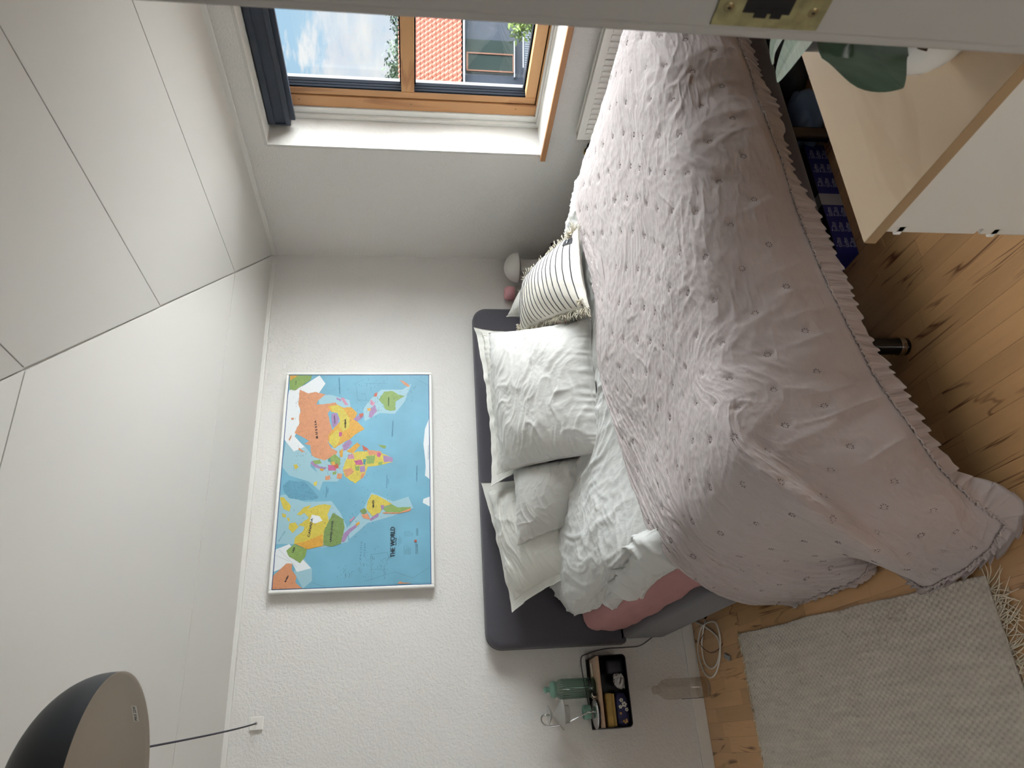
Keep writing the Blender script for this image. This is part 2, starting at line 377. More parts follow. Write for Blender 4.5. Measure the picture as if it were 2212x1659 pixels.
# reveal lining (rough plaster) and sill
rv = MB(); rv.box((XR-.001, wy1-.006, wz0), (3.17, wy1+.01, wz1)); rv.box((XR-.001, wy0-.01, wz0), (3.17, wy0+.006, wz1)); rv.box((XR-.001, wy0, wz1-.006), (3.17, wy1, wz1+.01))
struct(rv.build('trim_1', 'reveal_paint'))
sl = empty('window_sill', (XR, wy0, wz0)); struct(sl)
o = part('board', 'frame_white', sl, ((-.012, -.05, -.012), (.20, wy1-wy0-.004, .002))); o = part('nosing', 'sill_wood', sl, ((-.035, -.06, -.026), (-.012, wy1-wy0+.012, .003)), bev=.003)
# skirting boards and coving
struct(part('baseboard_back', 'trim_white', None, ((XL, YB-.014, 0), (XR, YB, .062)), bev=.003))
struct(part('baseboard_right', 'trim_white', None, ((XR-.014, YF, 0), (XR, YB-.014, .062)), bev=.003))
struct(part('trim_2', 'trim_white', None, ((XL, YB-.022, 2.397), (XR, YB, 2.436)), bev=.004))
struct(part('trim_3', 'trim_white', None, ((XR-.022, YF, 2.397), (XR, YB-.022, 2.436)), bev=.004))
# ceiling: two slopes that meet on a hip running from the far right corner, each of separate boards
ceil = empty('ceiling', (XR, YB, ZW)); struct(ceil)
T = [0, .471, 1.095, 1.758, 2.42, 3.08, 3.62, 4.3]
def slab(name, corners, m='ceiling_paint', parent=ceil, lift=0.0):
    b = MB(); n = len(corners); vs = [(x-XR, y-YB, zc(x, y)-ZW+lift) for x, y in corners]+[(x-XR, y-YB, zc(x, y)-ZW+lift+.02) for x, y in corners]
    b.add(vs, [tuple(range(n)), tuple(range(2*n-1, n-1, -1))]+[(i, n+i, n+(i+1) % n, (i+1) % n) for i in range(n)])
    return b.build(name, m, parent)
g = .0028
YM = YF
TA = [0, .471, 1.758, 3.08, YB-YM]
for a, b_ in zip(TA[:-1], TA[1:]):      # boards over the bed wall
    slab('ceiling_board', [(XR-a-g*2.4, YB-a-g), (XL, YB-a-g), (XL, YB-b_+g), (XR-b_-g*2.4, YB-b_+g)])
TB = [0, .471, 1.095, 1.758, 2.42, 3.08, YB-YM]
for a, b_ in zip(TB[:-1], TB[1:]):      # boards over the window wall
    slab('ceiling_board', [(XR-a-g, YB-a-g*2.4), (XR-b_+g, YB-b_-g*2.4), (XR-b_+g, YM), (XR-a-g, YM)])
bk = MB()
for cs in ([(XR+.4, YB+.4), (XL-.2, YB+.4), (XL-.2, YF-.3), (XR-(YB-YF)-.3, YF-.3)], [(XR+.4, YB+.4), (XR-(YB-YF)-.3, YF-.3), (XR+.4, YF-.3)]):
    n = len(cs); vs = [(x-XR, y-YB, zc(x, y)-ZW+.012) for x, y in cs]+[(x-XR, y-YB, zc(x, y)-ZW+.16) for x, y in cs]
    bk.add(vs, [tuple(range(n)), tuple(range(2*n-1, n-1, -1))]+[(i, n+i, n+(i+1) % n, (i+1) % n) for i in range(n)])
bk.build('ceiling_backing', 'ceiling_paint', ceil)
# floor
fl = empty('floor', (0, 0, 0)); struct(fl)
part('subfloor', 'floor_base', fl, ((XL-.2, -1.5, -.15), (XR+.35, YB+.2, -.004)))
part('oak_threshold', 'floor_base', fl, ((jx0, YF-.14, -.004), (jx1, YF, .001)))
sw = .0662; cache = {}; cnt = 0
ix = 0; x = -.62
lens = [.46, .52, .40, .56]
while x < 2.0:
    y = .5-random.random()*.4
    while y < YB:
        ln = random.choice(lens); y2 = min(y+ln, YB)
        y1 = max(y, YF)
        hidden = (x > .55 and 2.35 < y1) or (x < .35 and x > -.6 and y1 > 1.9 and y2 < 3.3) or (x > .72 and y2 < .93)
        if y2-y1 > .05:
            key = round(y2-y1, 3)
            if key not in cache:
                h = (y2-y1)/2-.0003; w = sw/2-.00025; b = MB()
                b.box((-w, -h, -.010), (w, h, .0), .0006)
                me_o = b.build('floor_stave', 'beech_floor', fl); cache[key] = me_o.data; o = me_o
            else:
                o = bpy.data.objects.new('floor_stave', cache[key]); COL.objects.link(o); o.parent = fl
            o.location = (x+sw/2, (y1+y2)/2, 0); cnt += 1
            if hidden and cnt % 1 == 0:
                pass
        y = y+ln
    x += sw
# rest of the floor, never near the camera, as joined staves
b = MB(); x = 2.0
for (xa, xb) in ((2.03, XR), (XL, -.62)):
    x = xa
    while x < xb-.01:
        y = YF-random.random()*.3
        while y < YB:
            ln = random.choice(lens); b.box((x+.0003, max(y, YF)+.0003, -.01), (min(x+sw, xb)-.0003, min(y+ln, YB)-.0003, 0)); y += ln
        x += sw
o = b.build('floor_stave', 'beech_floor', fl); o['kind'] = 'stuff'

# the landing the camera stands on: closed, with an added area lamp
struct(part('wall_hall', 'landing_paint', None, ((-1.3, -1.5, -.15), (-1.2, YF-.14, 2.5)), ((1.2, -1.5, -.15), (1.3, YF-.14, 2.5)), ((-1.3, -1.6, -.15), (1.3, -1.5, 2.5))))
struct(part('ceiling_hall', 'ceiling_paint', None, ((-1.3, -1.6, 2.4), (1.3, YF-.14, 2.5))))
# door jamb right in front of the camera
dj = empty('door_1', (jx1, YF, 0)); struct(dj)
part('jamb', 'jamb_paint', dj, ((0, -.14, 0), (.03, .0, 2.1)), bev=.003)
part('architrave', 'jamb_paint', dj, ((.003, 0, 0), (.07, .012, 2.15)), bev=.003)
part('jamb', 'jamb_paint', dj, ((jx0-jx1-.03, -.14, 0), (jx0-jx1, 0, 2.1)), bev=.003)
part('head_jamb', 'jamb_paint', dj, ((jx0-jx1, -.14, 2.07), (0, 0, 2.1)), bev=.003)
# strike plate on the jamb face (x = jx1), photograph corners cast onto that face
pz0 = atX(1533, 52, jx1)[2]; pz1 = atX(1762, 63, jx1)[2]; py1 = atX(1650, 57, jx1)[1]
sp = MB(); zt, zb = pz0-.0, pz1
def holed(y0, y1, z0, z1, hy0, hy1, hz0, hz1, x0=-.0022, x1=-.0002):
    b = MB()
    b.box((x0, y0, z0), (x1, y1, hz0)); b.box((x0, y0, hz1), (x1, y1, z1)); b.box((x0, hy1, hz0), (x1, y1, hz1)); b.box((x0, y0, hz0), (x1, hy0, hz1)); return b
ya = py1-YF; 
pl = holed(ya-.046, ya, zb, zt, ya-.040, ya-.016, zb+.038, zt-.028).build('strike_plate', 'strike_brass', dj, label='yellowed strike plate')
part('latch_recess', 'dark_hole', pl, ((-.0021, ya-.041, zb+.036), (-.0005, ya-.015, zt-.026)))
part('latch_recess', 'dark_hole', pl, ((-.0026, ya-.022, zb+.046), (-.0008, ya-.011, zb+.058)), ((-.0026, ya-.022, zb+.062), (-.0008, ya-.011, zb+.076)))
for zz in (zt-.012, zb+.014):
    q = MB(); q.lathe([(.0, -.0036), (.0045, -.0034), (.0055, -.0024)], (0, ya-.021, zz), 16, 'x'); q.build('screw', 'screw_brass', pl, True)
    part('screw_slot', 'dark_hole', pl, ((-.0040, ya-.0225, zz-.0006), (-.0034, ya-.0195, zz+.0006)), ((-.0040, ya-.0216, zz-.002), (-.0034, ya-.0204, zz+.002)))

# ================================================================== window
win = empty('window_1', (3.17, wy1, wz0)); struct(win)
def wb(name, m, *bx, bev=0, **k):
    return part(name, m, win, *[((a[0]-3.17, a[1]-wy1, a[2]-wz0), (b2[0]-3.17, b2[1]-wy1, b2[2]-wz0)) for a, b2 in bx], bev=bev, **k)
def ringm(name, m, x0, x1, o, i, bev=0):
    """o,i = inset of outer and inner edge from the opening (y), per side; heights follow"""
    y0, y1, z0, z1 = wy0+o[0], wy1-o[1], wz0+o[2], wz1-o[3]; a, b2, c, d = wy0+i[0], wy1-i[1], wz0+i[2], wz1-i[3]
    return wb(name, m, ((x0, b2, z0), (x1, y1, z1)), ((x0, y0, z0), (x1, a, z1)), ((x0, a, z0), (x1, b2, c)), ((x0, a, d), (x1, b2, z1)), bev=bev)
ringm('white_lining', 'frame_white', 3.168, 3.26, (0, 0, 0, 0), (.05, .026, .012, .004))
ringm('white_batten', 'frame_white', 3.19, 3.30, (.05, .026, .012, .0), (.09, .066, .024, .006), .003)
# pine frame: side members separate so that their butt joints show
Y1, Y2, Y3, Y4 = wy1-.066, wy1-.140, wy1-.187, wy1-.195
zb0, zb1, zb2 = wz0+.024, wz0+.036, wz0+.094
zt0 = wz1+.05; ys0 = wy0+.16
wb('frame_stile', 'pine_upright', ((3.198, Y2, zb0), (3.29, Y1, zt0)), bev=.004)
wb('frame_stile', 'pine_upright', ((3.198, wy0+.09, zb0), (3.29, ys0, zt0)), bev=.004)
wb('frame_rail', 'pine', ((3.20, ys0, zb0-.01), (3.29, Y2, zb1-.006)), bev=.003)
wb('frame_rail', 'pine', ((3.20, ys0, zt0-.04), (3.29, Y2, zt0)), bev=.003)
wb('frame_groove', 'slate_gasket_dark', ((3.225, Y2-.008, zb0), (3.28, Y2+.001, zt0)), ((3.225, ys0, zb1-.007), (3.28, Y2, zb1+.002)))
wb('sash_stile', 'pine_upright', ((3.204, Y3, zb1), (3.30, Y2-.006, zt0-.04)), bev=.003)
wb('sash_stile', 'pine_upright', ((3.204, ys0+.006, zb1), (3.30, ys0+.08, zt0-.04)), bev=.003)
wb('sash_rail', 'pine', ((3.206, ys0+.08, zb1), (3.30, Y3, zb2)), bev=.003)
wb('sash_rail', 'pine', ((3.206, ys0+.08, zt0-.11), (3.30, Y3, zt0-.04)), bev=.003)
ztr0, ztr1 = 1.503, 1.572
wb('transom', 'pine', ((3.206, ys0+.08, ztr0), (3.30, Y3, ztr1)), bev=.003)
for za, zz in ((zb2, ztr0), (ztr1, zt0-.11)):
    for xa_, xb_ in ((3.209, 3.226), (3.229, 3.246), (3.249, 3.274)):
        wb('gasket', 'slate_gasket_dark', ((xa_, Y4, za), (xb_, Y3+.001, zz)), bev=.002)
    wb('gasket_core', 'gloss_black', ((3.207, Y4+.004, za), (3.30, Y3+.002, zz)))
    wb('gasket', 'slate_gasket_dark', ((3.262, ys0+.08, za), (3.30, Y4, za+.008))); wb('gasket', 'slate_gasket_dark', ((3.262, ys0+.08, zz-.008), (3.30, Y4, zz)))
    wb('glass_pane', 'pane_glass', ((3.280, ys0+.08, za), (3.284, Y4+.006, zz)))
for zz in (wz0+.14, 1.52, 2.12):
    p = MB(); p.lathe([(0, -.0008), (.004, -.0006), (.0045, .001)], (3.198-3.17, Y2+.030-wy1, zz-wz0), 12, 'x'); p.build('screw', 'screw_brass', win, True)
# dark roller blind cassette under the lintel
bl = empty('roller_blind', (3.08, 2.4, 2.2), label='dark navy roller blind cassette fixed above the window', cat='roller blind')
def pb(name, m, *bx, bev=0, **k): return part(name, m, bl, *[((a[0]-3.08, a[1]-2.4, a[2]-2.2), (b2[0]-3.08, b2[1]-2.4, b2[2]-2.2)) for a, b2 in bx], bev=bev, **k)
pb('cassette', 'navy_blind', ((3.085, wy0+.03, 2.168), (3.165, 3.058, 2.278)), bev=.01)
pb('bottom_bar', 'navy_trim', ((3.072, wy0+.03, 2.164), (3.088, 3.060, 2.190)), bev=.004)
pb('front_rim', 'navy_trim', ((3.075, wy0+.03, 2.246), (3.090, 3.060, 2.279)), bev=.004)
pb('fabric_roll', 'navy_blind', ((3.095, wy0+.05, 2.140), (3.115, 3.04, 2.166)))
pb('end_cap', 'navy_trim', ((3.080, 3.056, 2.166), (3.167, 3.066, 2.282)), bev=.003)
pb('bracket', 'chrome', ((3.10, 3.0, 2.279), (3.13, 3.03, 2.284)))
# ================================================================== world map
YM0 = 4.040
def mp(cx, cy, y=YM0): return atY(560+cx/3.0727, 780+cy/3.0727, y)
c1 = mp(205, 93); c2 = mp(1130, 90); c3 = mp(1138, 1475); c4 = mp(73, 1528)
mx0, mx1 = (c3[0]+c4[0])/2, (c1[0]+c2[0])/2; mz0, mz1 = (c2[2]+c3[2])/2, (c1[2]+c4[2])/2
wm = empty('world_map', ((mx0+mx1)/2, YB, (mz0+mz1)/2), label='framed colourful political world map hanging on the wall above the bed', cat='map')
ox, oz = (mx0+mx1)/2, (mz0+mz1)/2
def bar(a, b2, bev=.004): return ((a[0]-ox, a[1]-YB, a[2]-oz), (b2[0]-ox, b2[1]-YB, b2[2]-oz))
fw_ = .016
for a, b2 in (((mx0-fw_, YM0-.004, mz0-fw_), (mx0, YB, mz1+fw_)), ((mx1, YM0-.004, mz0-fw_), (mx1+fw_, YB, mz1+fw_)),
              ((mx0, YM0-.004, mz1), (mx1, YB, mz1+fw_)), ((mx0, YM0-.004, mz0-fw_), (mx1, YB, mz0))):
    part('frame_bar', 'frame_white', wm, bar(a, b2), bev=.005)
mat('map_ocean', (112, 170, 194), .5, var=.10, vscale=5); mat('map_line', (40, 78, 130), .5); mat('map_shelf', (152, 190, 202), .5)
mat('map_ice', (222, 226, 228), .5)
MC = dict(orange=(228, 158, 116), yellow=(226, 206, 84), green=(146, 178, 96), olive=(132, 160, 92), purple=(176, 142, 186), pink=(214, 150, 176), magenta=(206, 104, 150), red=(206, 104, 80),
          gold=(232, 176, 70), greenland=(104, 168, 196), teal=(90, 160, 160))
def landmat(n, c):
    m = mat('map_'+n, c, .5, var=.05, vscale=40); nt = m.node_tree; b = nt.nodes['Principled BSDF']; src = b.inputs['Base Color'].links[0].from_socket
    tc = nt.nodes.new('ShaderNodeTexCoord'); n2 = nt.nodes.new('ShaderNodeTexNoise'); n2.inputs['Scale'].default_value = 85; n2.inputs['Detail'].default_value = 5; nt.links.new(tc.outputs['Object'], n2.inputs['Vector'])
    r = nt.nodes.new('ShaderNodeValToRGB'); e = r.color_ramp.elements; e[0].position = .485; e[0].color = (1, 1, 1, 1); e[1].position = .515; e[1].color = (1, 1, 1, 1)
    k = e.new(.5); k.color = (.42, .40, .42, 1); nt.links.new(n2.outputs['Fac'], r.inputs[0])
    mx = nt.nodes.new('ShaderNodeMixRGB'); mx.blend_type = 'MULTIPLY'; mx.inputs[0].default_value = .8; nt.links.new(src, mx.inputs[1]); nt.links.new(r.outputs[0], mx.inputs[2]); nt.links.new(mx.outputs[0], b.inputs['Base Color'])
for n, c in MC.items(): landmat(n, tuple(int(v*.92) for v in c))
part('printed_sheet', ['map_line'], wm, bar((mx0, YM0, mz0), (mx1, YB-.002, mz1)))
part('printed_sea', ['map_ocean'], wm, bar((mx0+.0035, YM0-.0006, mz0+.0035), (mx1-.0035, YM0, mz1-.0035)))
LK = [0.0]
def land(name, col, pts, k=1, rag=3.2):
    if k <= 1: LK[0] += .11; k = k+LK[0]-.4
    rag = 0 if col in ('map_ice', 'map_shelf') else 1.8
    # ragged outline, clipped to the sheet
    out = []
    n = len(pts); R = random.Random(int(sum(p[0]+p[1] for p in pts)))
    for i in range(n):
        a = np.array(pts[i], float); b = np.array(pts[(i+1) % n], float); d = b-a; L_ = np.linalg.norm(d); m = max(1, int(L_/11)); nn = np.array([-d[1], d[0]])/(L_+1e-6)
        for j in range(m):
            q = a+d*j/m+(nn*R.uniform(-rag, rag) if j else 0); out.append(q)
    P = [mp(*q) for q in out]; P = [(min(max(p[0], mx0+.004), mx1-.004), min(max(p[2], mz0+.004), mz1-.004)) for p in P]
    bm = bmesh.new(); yy = YM0-.0008-.00016*k
    vs = [bm.verts.new((p[0]-ox, yy-YB, p[1]-oz)) for p in P]
    from mathutils.geometry import tessellate_polygon
    for t3 in tessellate_polygon([[Vector((v.co.x, v.co.z, 0)) for v in vs]]):
        a3 = [vs[q] for q in t3]; A2 = (a3[1].co-a3[0].co).cross(a3[2].co-a3[0].co)
        if A2.length < 1e-10: continue
        try: bm.faces.new(a3 if A2.y < 0 else a3[::-1])
        except ValueError: pass
    me = bpy.data.meshes.new(name); bm.to_mesh(me); bm.free(); me.materials.append(MATS[col]); o = bpy.data.objects.new(name, me); COL.objects.link(o); o.parent = wm; return o
SH, IC = 'map_shelf', 'map_ice'
land('printed_ice', IC, [(198, 195), (300, 160), (400, 95), (440, 150), (395, 215), (330, 240), (270, 300), (275, 420), (235, 500), (300, 570), (230, 600), (165, 520), (180, 300)])
land('printed_ice', IC, [(110, 1250), (200, 1215), (310, 1340), (345, 1375), (250, 1400), (220, 1345), (130, 1385), (90, 1400)])
land('printed_ice', IC, [(1132, 370), (1100, 450), (1090, 550), (1100, 640), (1105, 700), (1100, 760), (1134, 785)])
land('printed_ice', IC, [(1132, 900), (1090, 915), (1085, 940), (1132, 965)])
land('printed_shelf', SH, [(180, 520), (300, 560), (345, 620), (340, 700), (430, 780), (400, 860), (330, 800), (200, 760), (150, 700)], 0)
land('printed_shelf', SH, [(120, 900), (165, 885), (300, 935), (480, 930), (540, 1010), (590, 1120), (590, 1200), (420, 1240), (240, 1215), (112, 1215)], 0)
land('printed_shelf', SH, [(580, 1110), (690, 985), (745, 872), (890, 932), (990, 900), (1022, 975), (880, 1030), (720, 1075), (600, 1180)], 0)
land('printed_shelf', SH, [(740, 250), (810, 190), (950, 190), (1010, 150), (965, 270), (900, 350), (800, 345), (700, 400), (690, 320)], 0)
land('printed_shelf', SH, [(390, 225), (480, 225), (600, 260), (610, 330), (480, 300), (400, 290)], 0)
land('printed_shelf', SH, [(330, 640), (560, 540), (700, 700), (560, 740), (520, 800), (420, 800)], 0)
land('printed_shelf', SH, [(280, 1290), (350, 1380), (350, 1460), (290, 1510), (230, 1400)], 0)
LD = [('greenland', [(155, 830), (200, 790), (240, 800), (300, 800), (350, 850), (395, 905), (370, 920), (280, 925), (200, 910), (165, 870)]),
 ('orange', [(270, 190), (330, 215), (370, 205), (440, 222), (390, 262), (380, 290), (440, 285), (505, 275), (520, 290), (480, 300), (470, 330), (455, 345), (465, 390), (480, 440), (490, 470), (470, 500), (455, 540), (480, 580), (520, 600), (500, 640), (455, 650), (430, 660), (370, 640), (345, 620), (340, 560), (300, 550), (330, 530), (280, 500), (235, 480), (250, 440), (265, 420), (265, 370), (275, 330), (260, 290), (265, 240)]),
 ('gold', [(455, 300), (520, 290), (560, 310), (610, 305), (650, 345), (640, 380), (650, 400), (700, 450), (640, 485), (600, 520), (560, 540), (500, 580), (460, 540), (460, 490), (500, 440), (540, 400), (520, 340), (480, 340)]),
 ('yellow', [(470, 300), (520, 292), (560, 320), (600, 380), (600, 440), (560, 470), (530, 440), (535, 390), (520, 345), (485, 338)]),
 ('yellow', [(470, 500), (520, 450), (545, 480), (530, 540), (500, 575), (465, 540)]),
 ('purple', [(480, 350), (510, 343), (530, 380), (520, 420), (490, 442), (480, 400)]),
 ('magenta', [(530, 470), (552, 475), (548, 500), (528, 500)]), ('purple', [(622, 385), (660, 360), (690, 352), (690, 372), (650, 402)]), ('red', [(660, 350), (690, 345), (692, 362), (670, 375)]),
 ('purple', [(735, 320), (770, 290), (782, 330), (745, 378), (725, 372)]), ('gold', [(715, 315), (738, 310), (742, 328), (722, 332)]), ('pink', [(740, 255), (770, 280), (755, 300), (735, 285)]), ('red', [(765, 215), (785, 205), (782, 235), (758, 238)]),
 ('pink', [(540, 245), (560, 243), (592, 290), (572, 295)]), ('purple', [(515, 240), (545, 255), (540, 268), (512, 255)]),
 ('green', [(805, 235), (830, 205), (880, 198), (930, 225), (965, 232), (935, 250), (905, 270), (905, 325), (870, 332), (835, 320), (825, 290), (795, 260)]),
 ('orange', [(930, 125), (960, 133), (1000, 165), (990, 174), (955, 150)]),
 ('purple', [(550, 560), (600, 520), (617, 540), (592, 580), (560, 600)]), ('gold', [(580, 600), (650, 540), (672, 560), (622, 612)]),
 ('yellow', [(555, 720), (575, 660), (600, 620), (650, 600), (690, 600), (730, 600), (800, 605), (880, 640), (887, 670), (800, 692), (720, 702), (700, 760), (640, 812), (600, 790), (565, 760)]),
 ('orange', [(556, 722), (610, 708), (630, 735), (580, 772)]), ('magenta', [(628, 662), (680, 655), (690, 688), (642, 690)]), ('green', [(708, 632), (770, 625), (762, 680), (712, 682)]), ('green', [(635, 700), (665, 695), (662, 728), (640, 725)]),
 ('purple', [(820, 625), (886, 640), (886, 668), (830, 672)]), ('pink', [(588, 625), (625, 615), (632, 650), (590, 652)]), ('orange', [(716, 590), (812, 600), (802, 622), (728, 626)]), ('red', [(682, 555), (728, 588), (692, 595)]),
 ('purple', [(668, 700), (700, 692), (704, 735), (672, 740)]), ('orange', [(680, 745), (702, 740), (690, 775), (672, 785)]), ('teal', [(688, 652), (708, 650), (706, 690), (690, 686)]), ('green', [(790, 672), (820, 668), (815, 690), (792, 692)]), ('magenta', [(785, 605), (812, 615), (800, 640), (780, 630)]),
 ('green', [(790, 555), (842, 562), (838, 580), (815, 575)]),
 ('purple', [(340, 680), (352, 662), (400, 700), (450, 708), (432, 722), (370, 706)]), ('green', [(355, 662), (402, 655), (416, 680), (372, 686)]), ('orange', [(520, 745), (552, 750), (546, 782), (514, 780)]), ('green', [(455, 650), (500, 618), (540, 650), (530, 700), (480, 692)]),
 ('magenta', [(455, 690), (502, 692), (512, 728), (460, 726)]), ('orange', [(440, 765), (472, 758), (470, 786), (438, 790)]), ('teal', [(455, 650), (472, 645), (476, 668), (458, 670)]), ('red', [(492, 690), (520, 680), (528, 712), (505, 716)]), ('gold', [(478, 672), (500, 665), (506, 690), (484, 692)]), ('green', [(485, 738), (512, 730), (510, 752), (490, 755)]),
 ('gold', [(402, 712), (430, 716), (424, 732), (404, 726)]), ('gold', [(532, 600), (556, 580), (552, 640), (536, 636)]),
 ('yellow', [(360, 808), (384, 795), (380, 826), (364, 830)]), ('yellow', [(226, 690), (250, 685), (262, 705), (240, 720)]), ('orange', [(262, 575), (300, 600), (310, 600), (285, 606), (262, 590)]), ('orange', [(196, 520), (214, 488), (214, 505), (200, 532)]), ('orange', [(212, 378), (232, 378), (228, 390), (214, 390)]),
 ('yellow', [(290, 1000), (380, 960), (440, 950), (478, 960), (452, 1020), (462, 1060), (430, 1130), (425, 1225), (320, 1250), (230, 1210), (240, 1170), (290, 1130), (300, 1100), (260, 1090), (330, 1040)]),
 ('yellow', [(135, 905), (165, 905), (212, 965), (200, 1000), (160, 980)]), ('yellow', [(250, 1020), (300, 970), (345, 955), (330, 980), (275, 1025)]), ('yellow', [(200, 1080), (240, 1070), (262, 1100), (220, 1142), (195, 1112)]), ('yellow', [(150, 1010), (180, 1020), (175, 1040), (155, 1035)]), ('yellow', [(185, 1040), (200, 1042), (205, 1065), (190, 1062)]),
 ('gold', [(420, 1150), (425, 1225), (320, 1250), (235, 1212), (300, 1200)]),
 ('green', [(180, 1260), (230, 1215), (315, 1250), (310, 1290), (272, 1342), (225, 1312), (200, 1300)]),
 ('olive', [(430, 1130), (462, 1060), (490, 1008), (560, 1050), (567, 1110), (542, 1212), (480, 1232), (425, 1222)]),
 ('purple', [(545, 1202), (558, 1150), (600, 1110), (640, 1085), (650, 1100), (600, 1142), (562, 1202)]), ('gold', [(640, 1080), (665, 1065), (668, 1082), (645, 1098)]), ('pink', [(598, 1060), (630, 1030), (636, 1040), (606, 1070)]),
 ('yellow', [(745, 885), (780, 890), (850, 930), (882, 950), (822, 970), (800, 1010), (750, 1030), (710, 980), (720, 930)]), ('purple', [(730, 1050), (790, 1008), (792, 1030), (742, 1062)]), ('orange', [(678, 1020), (720, 1012), (738, 1052), (690, 1042)]),
 ('green', [(820, 975), (882, 952), (920, 972), (1005, 968), (1000, 985), (930, 1005), (842, 1002)]), ('orange', [(820, 1004), (930, 1006), (1010, 975), (1000, 996), (925, 1014), (822, 1012)]), ('olive', [(668, 995), (698, 975), (716, 1000), (690, 1018)]), ('purple', [(806, 958), (828, 955), (826, 985), (808, 984)]),
 ('orange', [(80, 1518), (86, 1432), (130, 1390), (180, 1345), (220, 1345), (215, 1382), (247, 1430), (240, 1470), (292, 1514)]),
 ('green', [(203, 96), (350, 97), (342, 125), (290, 160), (240, 195), (202, 190)]), ('gold', [(203, 96), (262, 97), (206, 130)]),
 ('orange', [(915, 1476), (935, 1460), (945, 1468), (1004, 1474), (1000, 1478)]), ('magenta', [(1028, 1190), (1038, 1184), (1046, 1192), (1038, 1200)])]
for i, (c, p) in enumerate(LD): land('printed_land', 'map_'+c, p, 2+i*.12)
land('printed_ice', IC, [(350, 1020), (400, 1030), (420, 1060), (370, 1080), (335, 1062)], 11.5)
mat('ink', (26, 34, 46), .6); mat('ink_blue', (70, 118, 150), .6)
def mtext(s, a, b, size, m='ink', sp=1.0, k=8, bold=False):
    """text on the map between photograph-crop points a (start) and b (end)"""
    A, B = mp(*a), mp(*b); L_ = np.linalg.norm(B-A); ang = math.atan2(B[2]-A[2], B[0]-A[0])
    t = text(s, size, (0, 0, 0), (pi/2, -ang, 0), m, 'printed_lettering', wm, ext=.0003 if not bold else .0004, offset=.0004 if bold else 0)
    w = max(v.co.x for v in t.data.vertices)-min(v.co.x for v in t.data.vertices); sx = L_/w
    t.scale = (sx, 1, 1); c = (A+B)/2; t.location = (c[0]-ox, YM0-.0032-YB, c[2]-oz)
mtext('THE WORLD', (887, 1302), (887, 1100), .034, bold=True)
mtext('POLITICAL', (908, 1222), (908, 1172), .011)
mtext('P A C I F I C', (672, 1316), (680, 1200), .012, 'ink_blue'); mtext('O C E A N', (698, 1300), (702, 1212), .012, 'ink_blue')
mtext('PACIFIC OCEAN', (536, 215), (530, 115), .010, 'ink_blue'); mtext('INDIAN OCEAN', (884, 500), (888, 398), .011, 'ink_blue')
mtext('SOUTH ATLANTIC', (846, 845), (848, 755), .009, 'ink_blue'); mtext('OCEAN', (857, 815), (858, 784), .009, 'ink_blue')
mtext('NORTH ATLANTIC', (443, 908), (448, 832), .009, 'ink_blue'); mtext('OCEAN', (455, 880), (458, 846), .009, 'ink_blue')
mtext('ARCTIC OCEAN', (128, 1200), (172, 1130), .009, 'ink_blue'); mtext('SOUTHERN OCEAN', (1045, 796), (1047, 695), .009, 'ink_blue')
mtext('A N T A R C T I C A', (1123, 655), (1123, 562), .008)
mtext('CANADA', (328, 1170), (352, 1045), .017, bold=True); mtext('UNITED STATES', (474, 1200), (488, 1062), .013, bold=True); mtext('USA', (224, 1272), (234, 1236), .013, bold=True)
mtext('BRAZIL', (758, 972), (757, 922), .013, bold=True); mtext('R U S S I A', (385, 512), (373, 395), .016, bold=True); mtext('CHINA', (572, 445), (572, 385), .012, bold=True)
mtext('RUSSIA', (172, 1468), (194, 1424), .011, bold=True); mtext('AUSTRALIA', (858, 300), (860, 240), .010); mtext('MONGOLIA', (503, 415), (500, 362), .008); mtext('USA', (243, 158), (246, 130), .010)
# fine print: rules and small lines of the legend
lg = MB()
def mline(a, b, w=.0009):
    A, B = mp(*a), mp(*b); d = B-A; L_ = np.linalg.norm(d); d /= L_; n = np.array([-d[2], 0, d[0]])*w/2; yy = YM0-.0031-YB
    q = [A-n, B-n, B+n, A+n]; lg.add([(p[0]-ox, yy, p[2]-oz) for p in q], [(0, 1, 2, 3)])
R = random.Random(3)
for i in range(7): mline((962+i*9, 1165), (962+i*9, 1165-R.uniform(25, 48)), .0007)
for i in range(8): mline((962+i*6, 1285), (962+i*6, 1285-R.uniform(25, 60)), .0007)
for i in range(5): mline((1036+i*4, 1280), (1036+i*4, 1215), .0006); mline((1042+i*3, 1160), (1042+i*3, 1112), .0006)
mline((906, 1285), (906, 1108), .0006); mline((925, 1230), (925, 1180), .0008); mline((932, 1215), (932, 1160), .0008); mline((941, 1215), (941, 1172), .0006)
for a, b2 in (((740, 1285), (745, 1455)), ((740, 1285), (848, 1270)), ((848, 1270), (860, 1300)), ((860, 1300), (828, 1372)), ((828, 1372), (830, 1455)), ((740, 1385), (820, 1380)), ((500, 1500), (1134, 1470)), ((350, 1470), (450, 1505)), ((1135, 1366), (1020, 1440)), ((1020, 1440), (900, 1400)), ((900, 1400), (700, 1462)), ((130, 1250), (250, 1370)), ((110, 1290), (200, 1330)),
              ((640, 150), (700, 120)), ((640, 150), (655, 260)), ((655, 260), (740, 265)), ((850, 130), (852, 100)), ((700, 150), (850, 150)), ((1000, 100), (1125, 165))): mline(a, b2, .0006)
SP = [(800, 1340, 40, 40), (700, 1360, 30, 50), (580, 1420, 30, 30), (490, 1110, 40, 70), (640, 1050, 40, 60), (770, 960, 50, 50), (660, 690, 50, 60), (560, 600, 60, 80), (760, 300, 45, 60), (620, 380, 40, 70), (720, 200, 50, 45), (500, 700, 45, 45), (340, 1040, 70, 80), (230, 640, 40, 80), (260, 250, 30, 50), (1000, 180, 40, 45)]
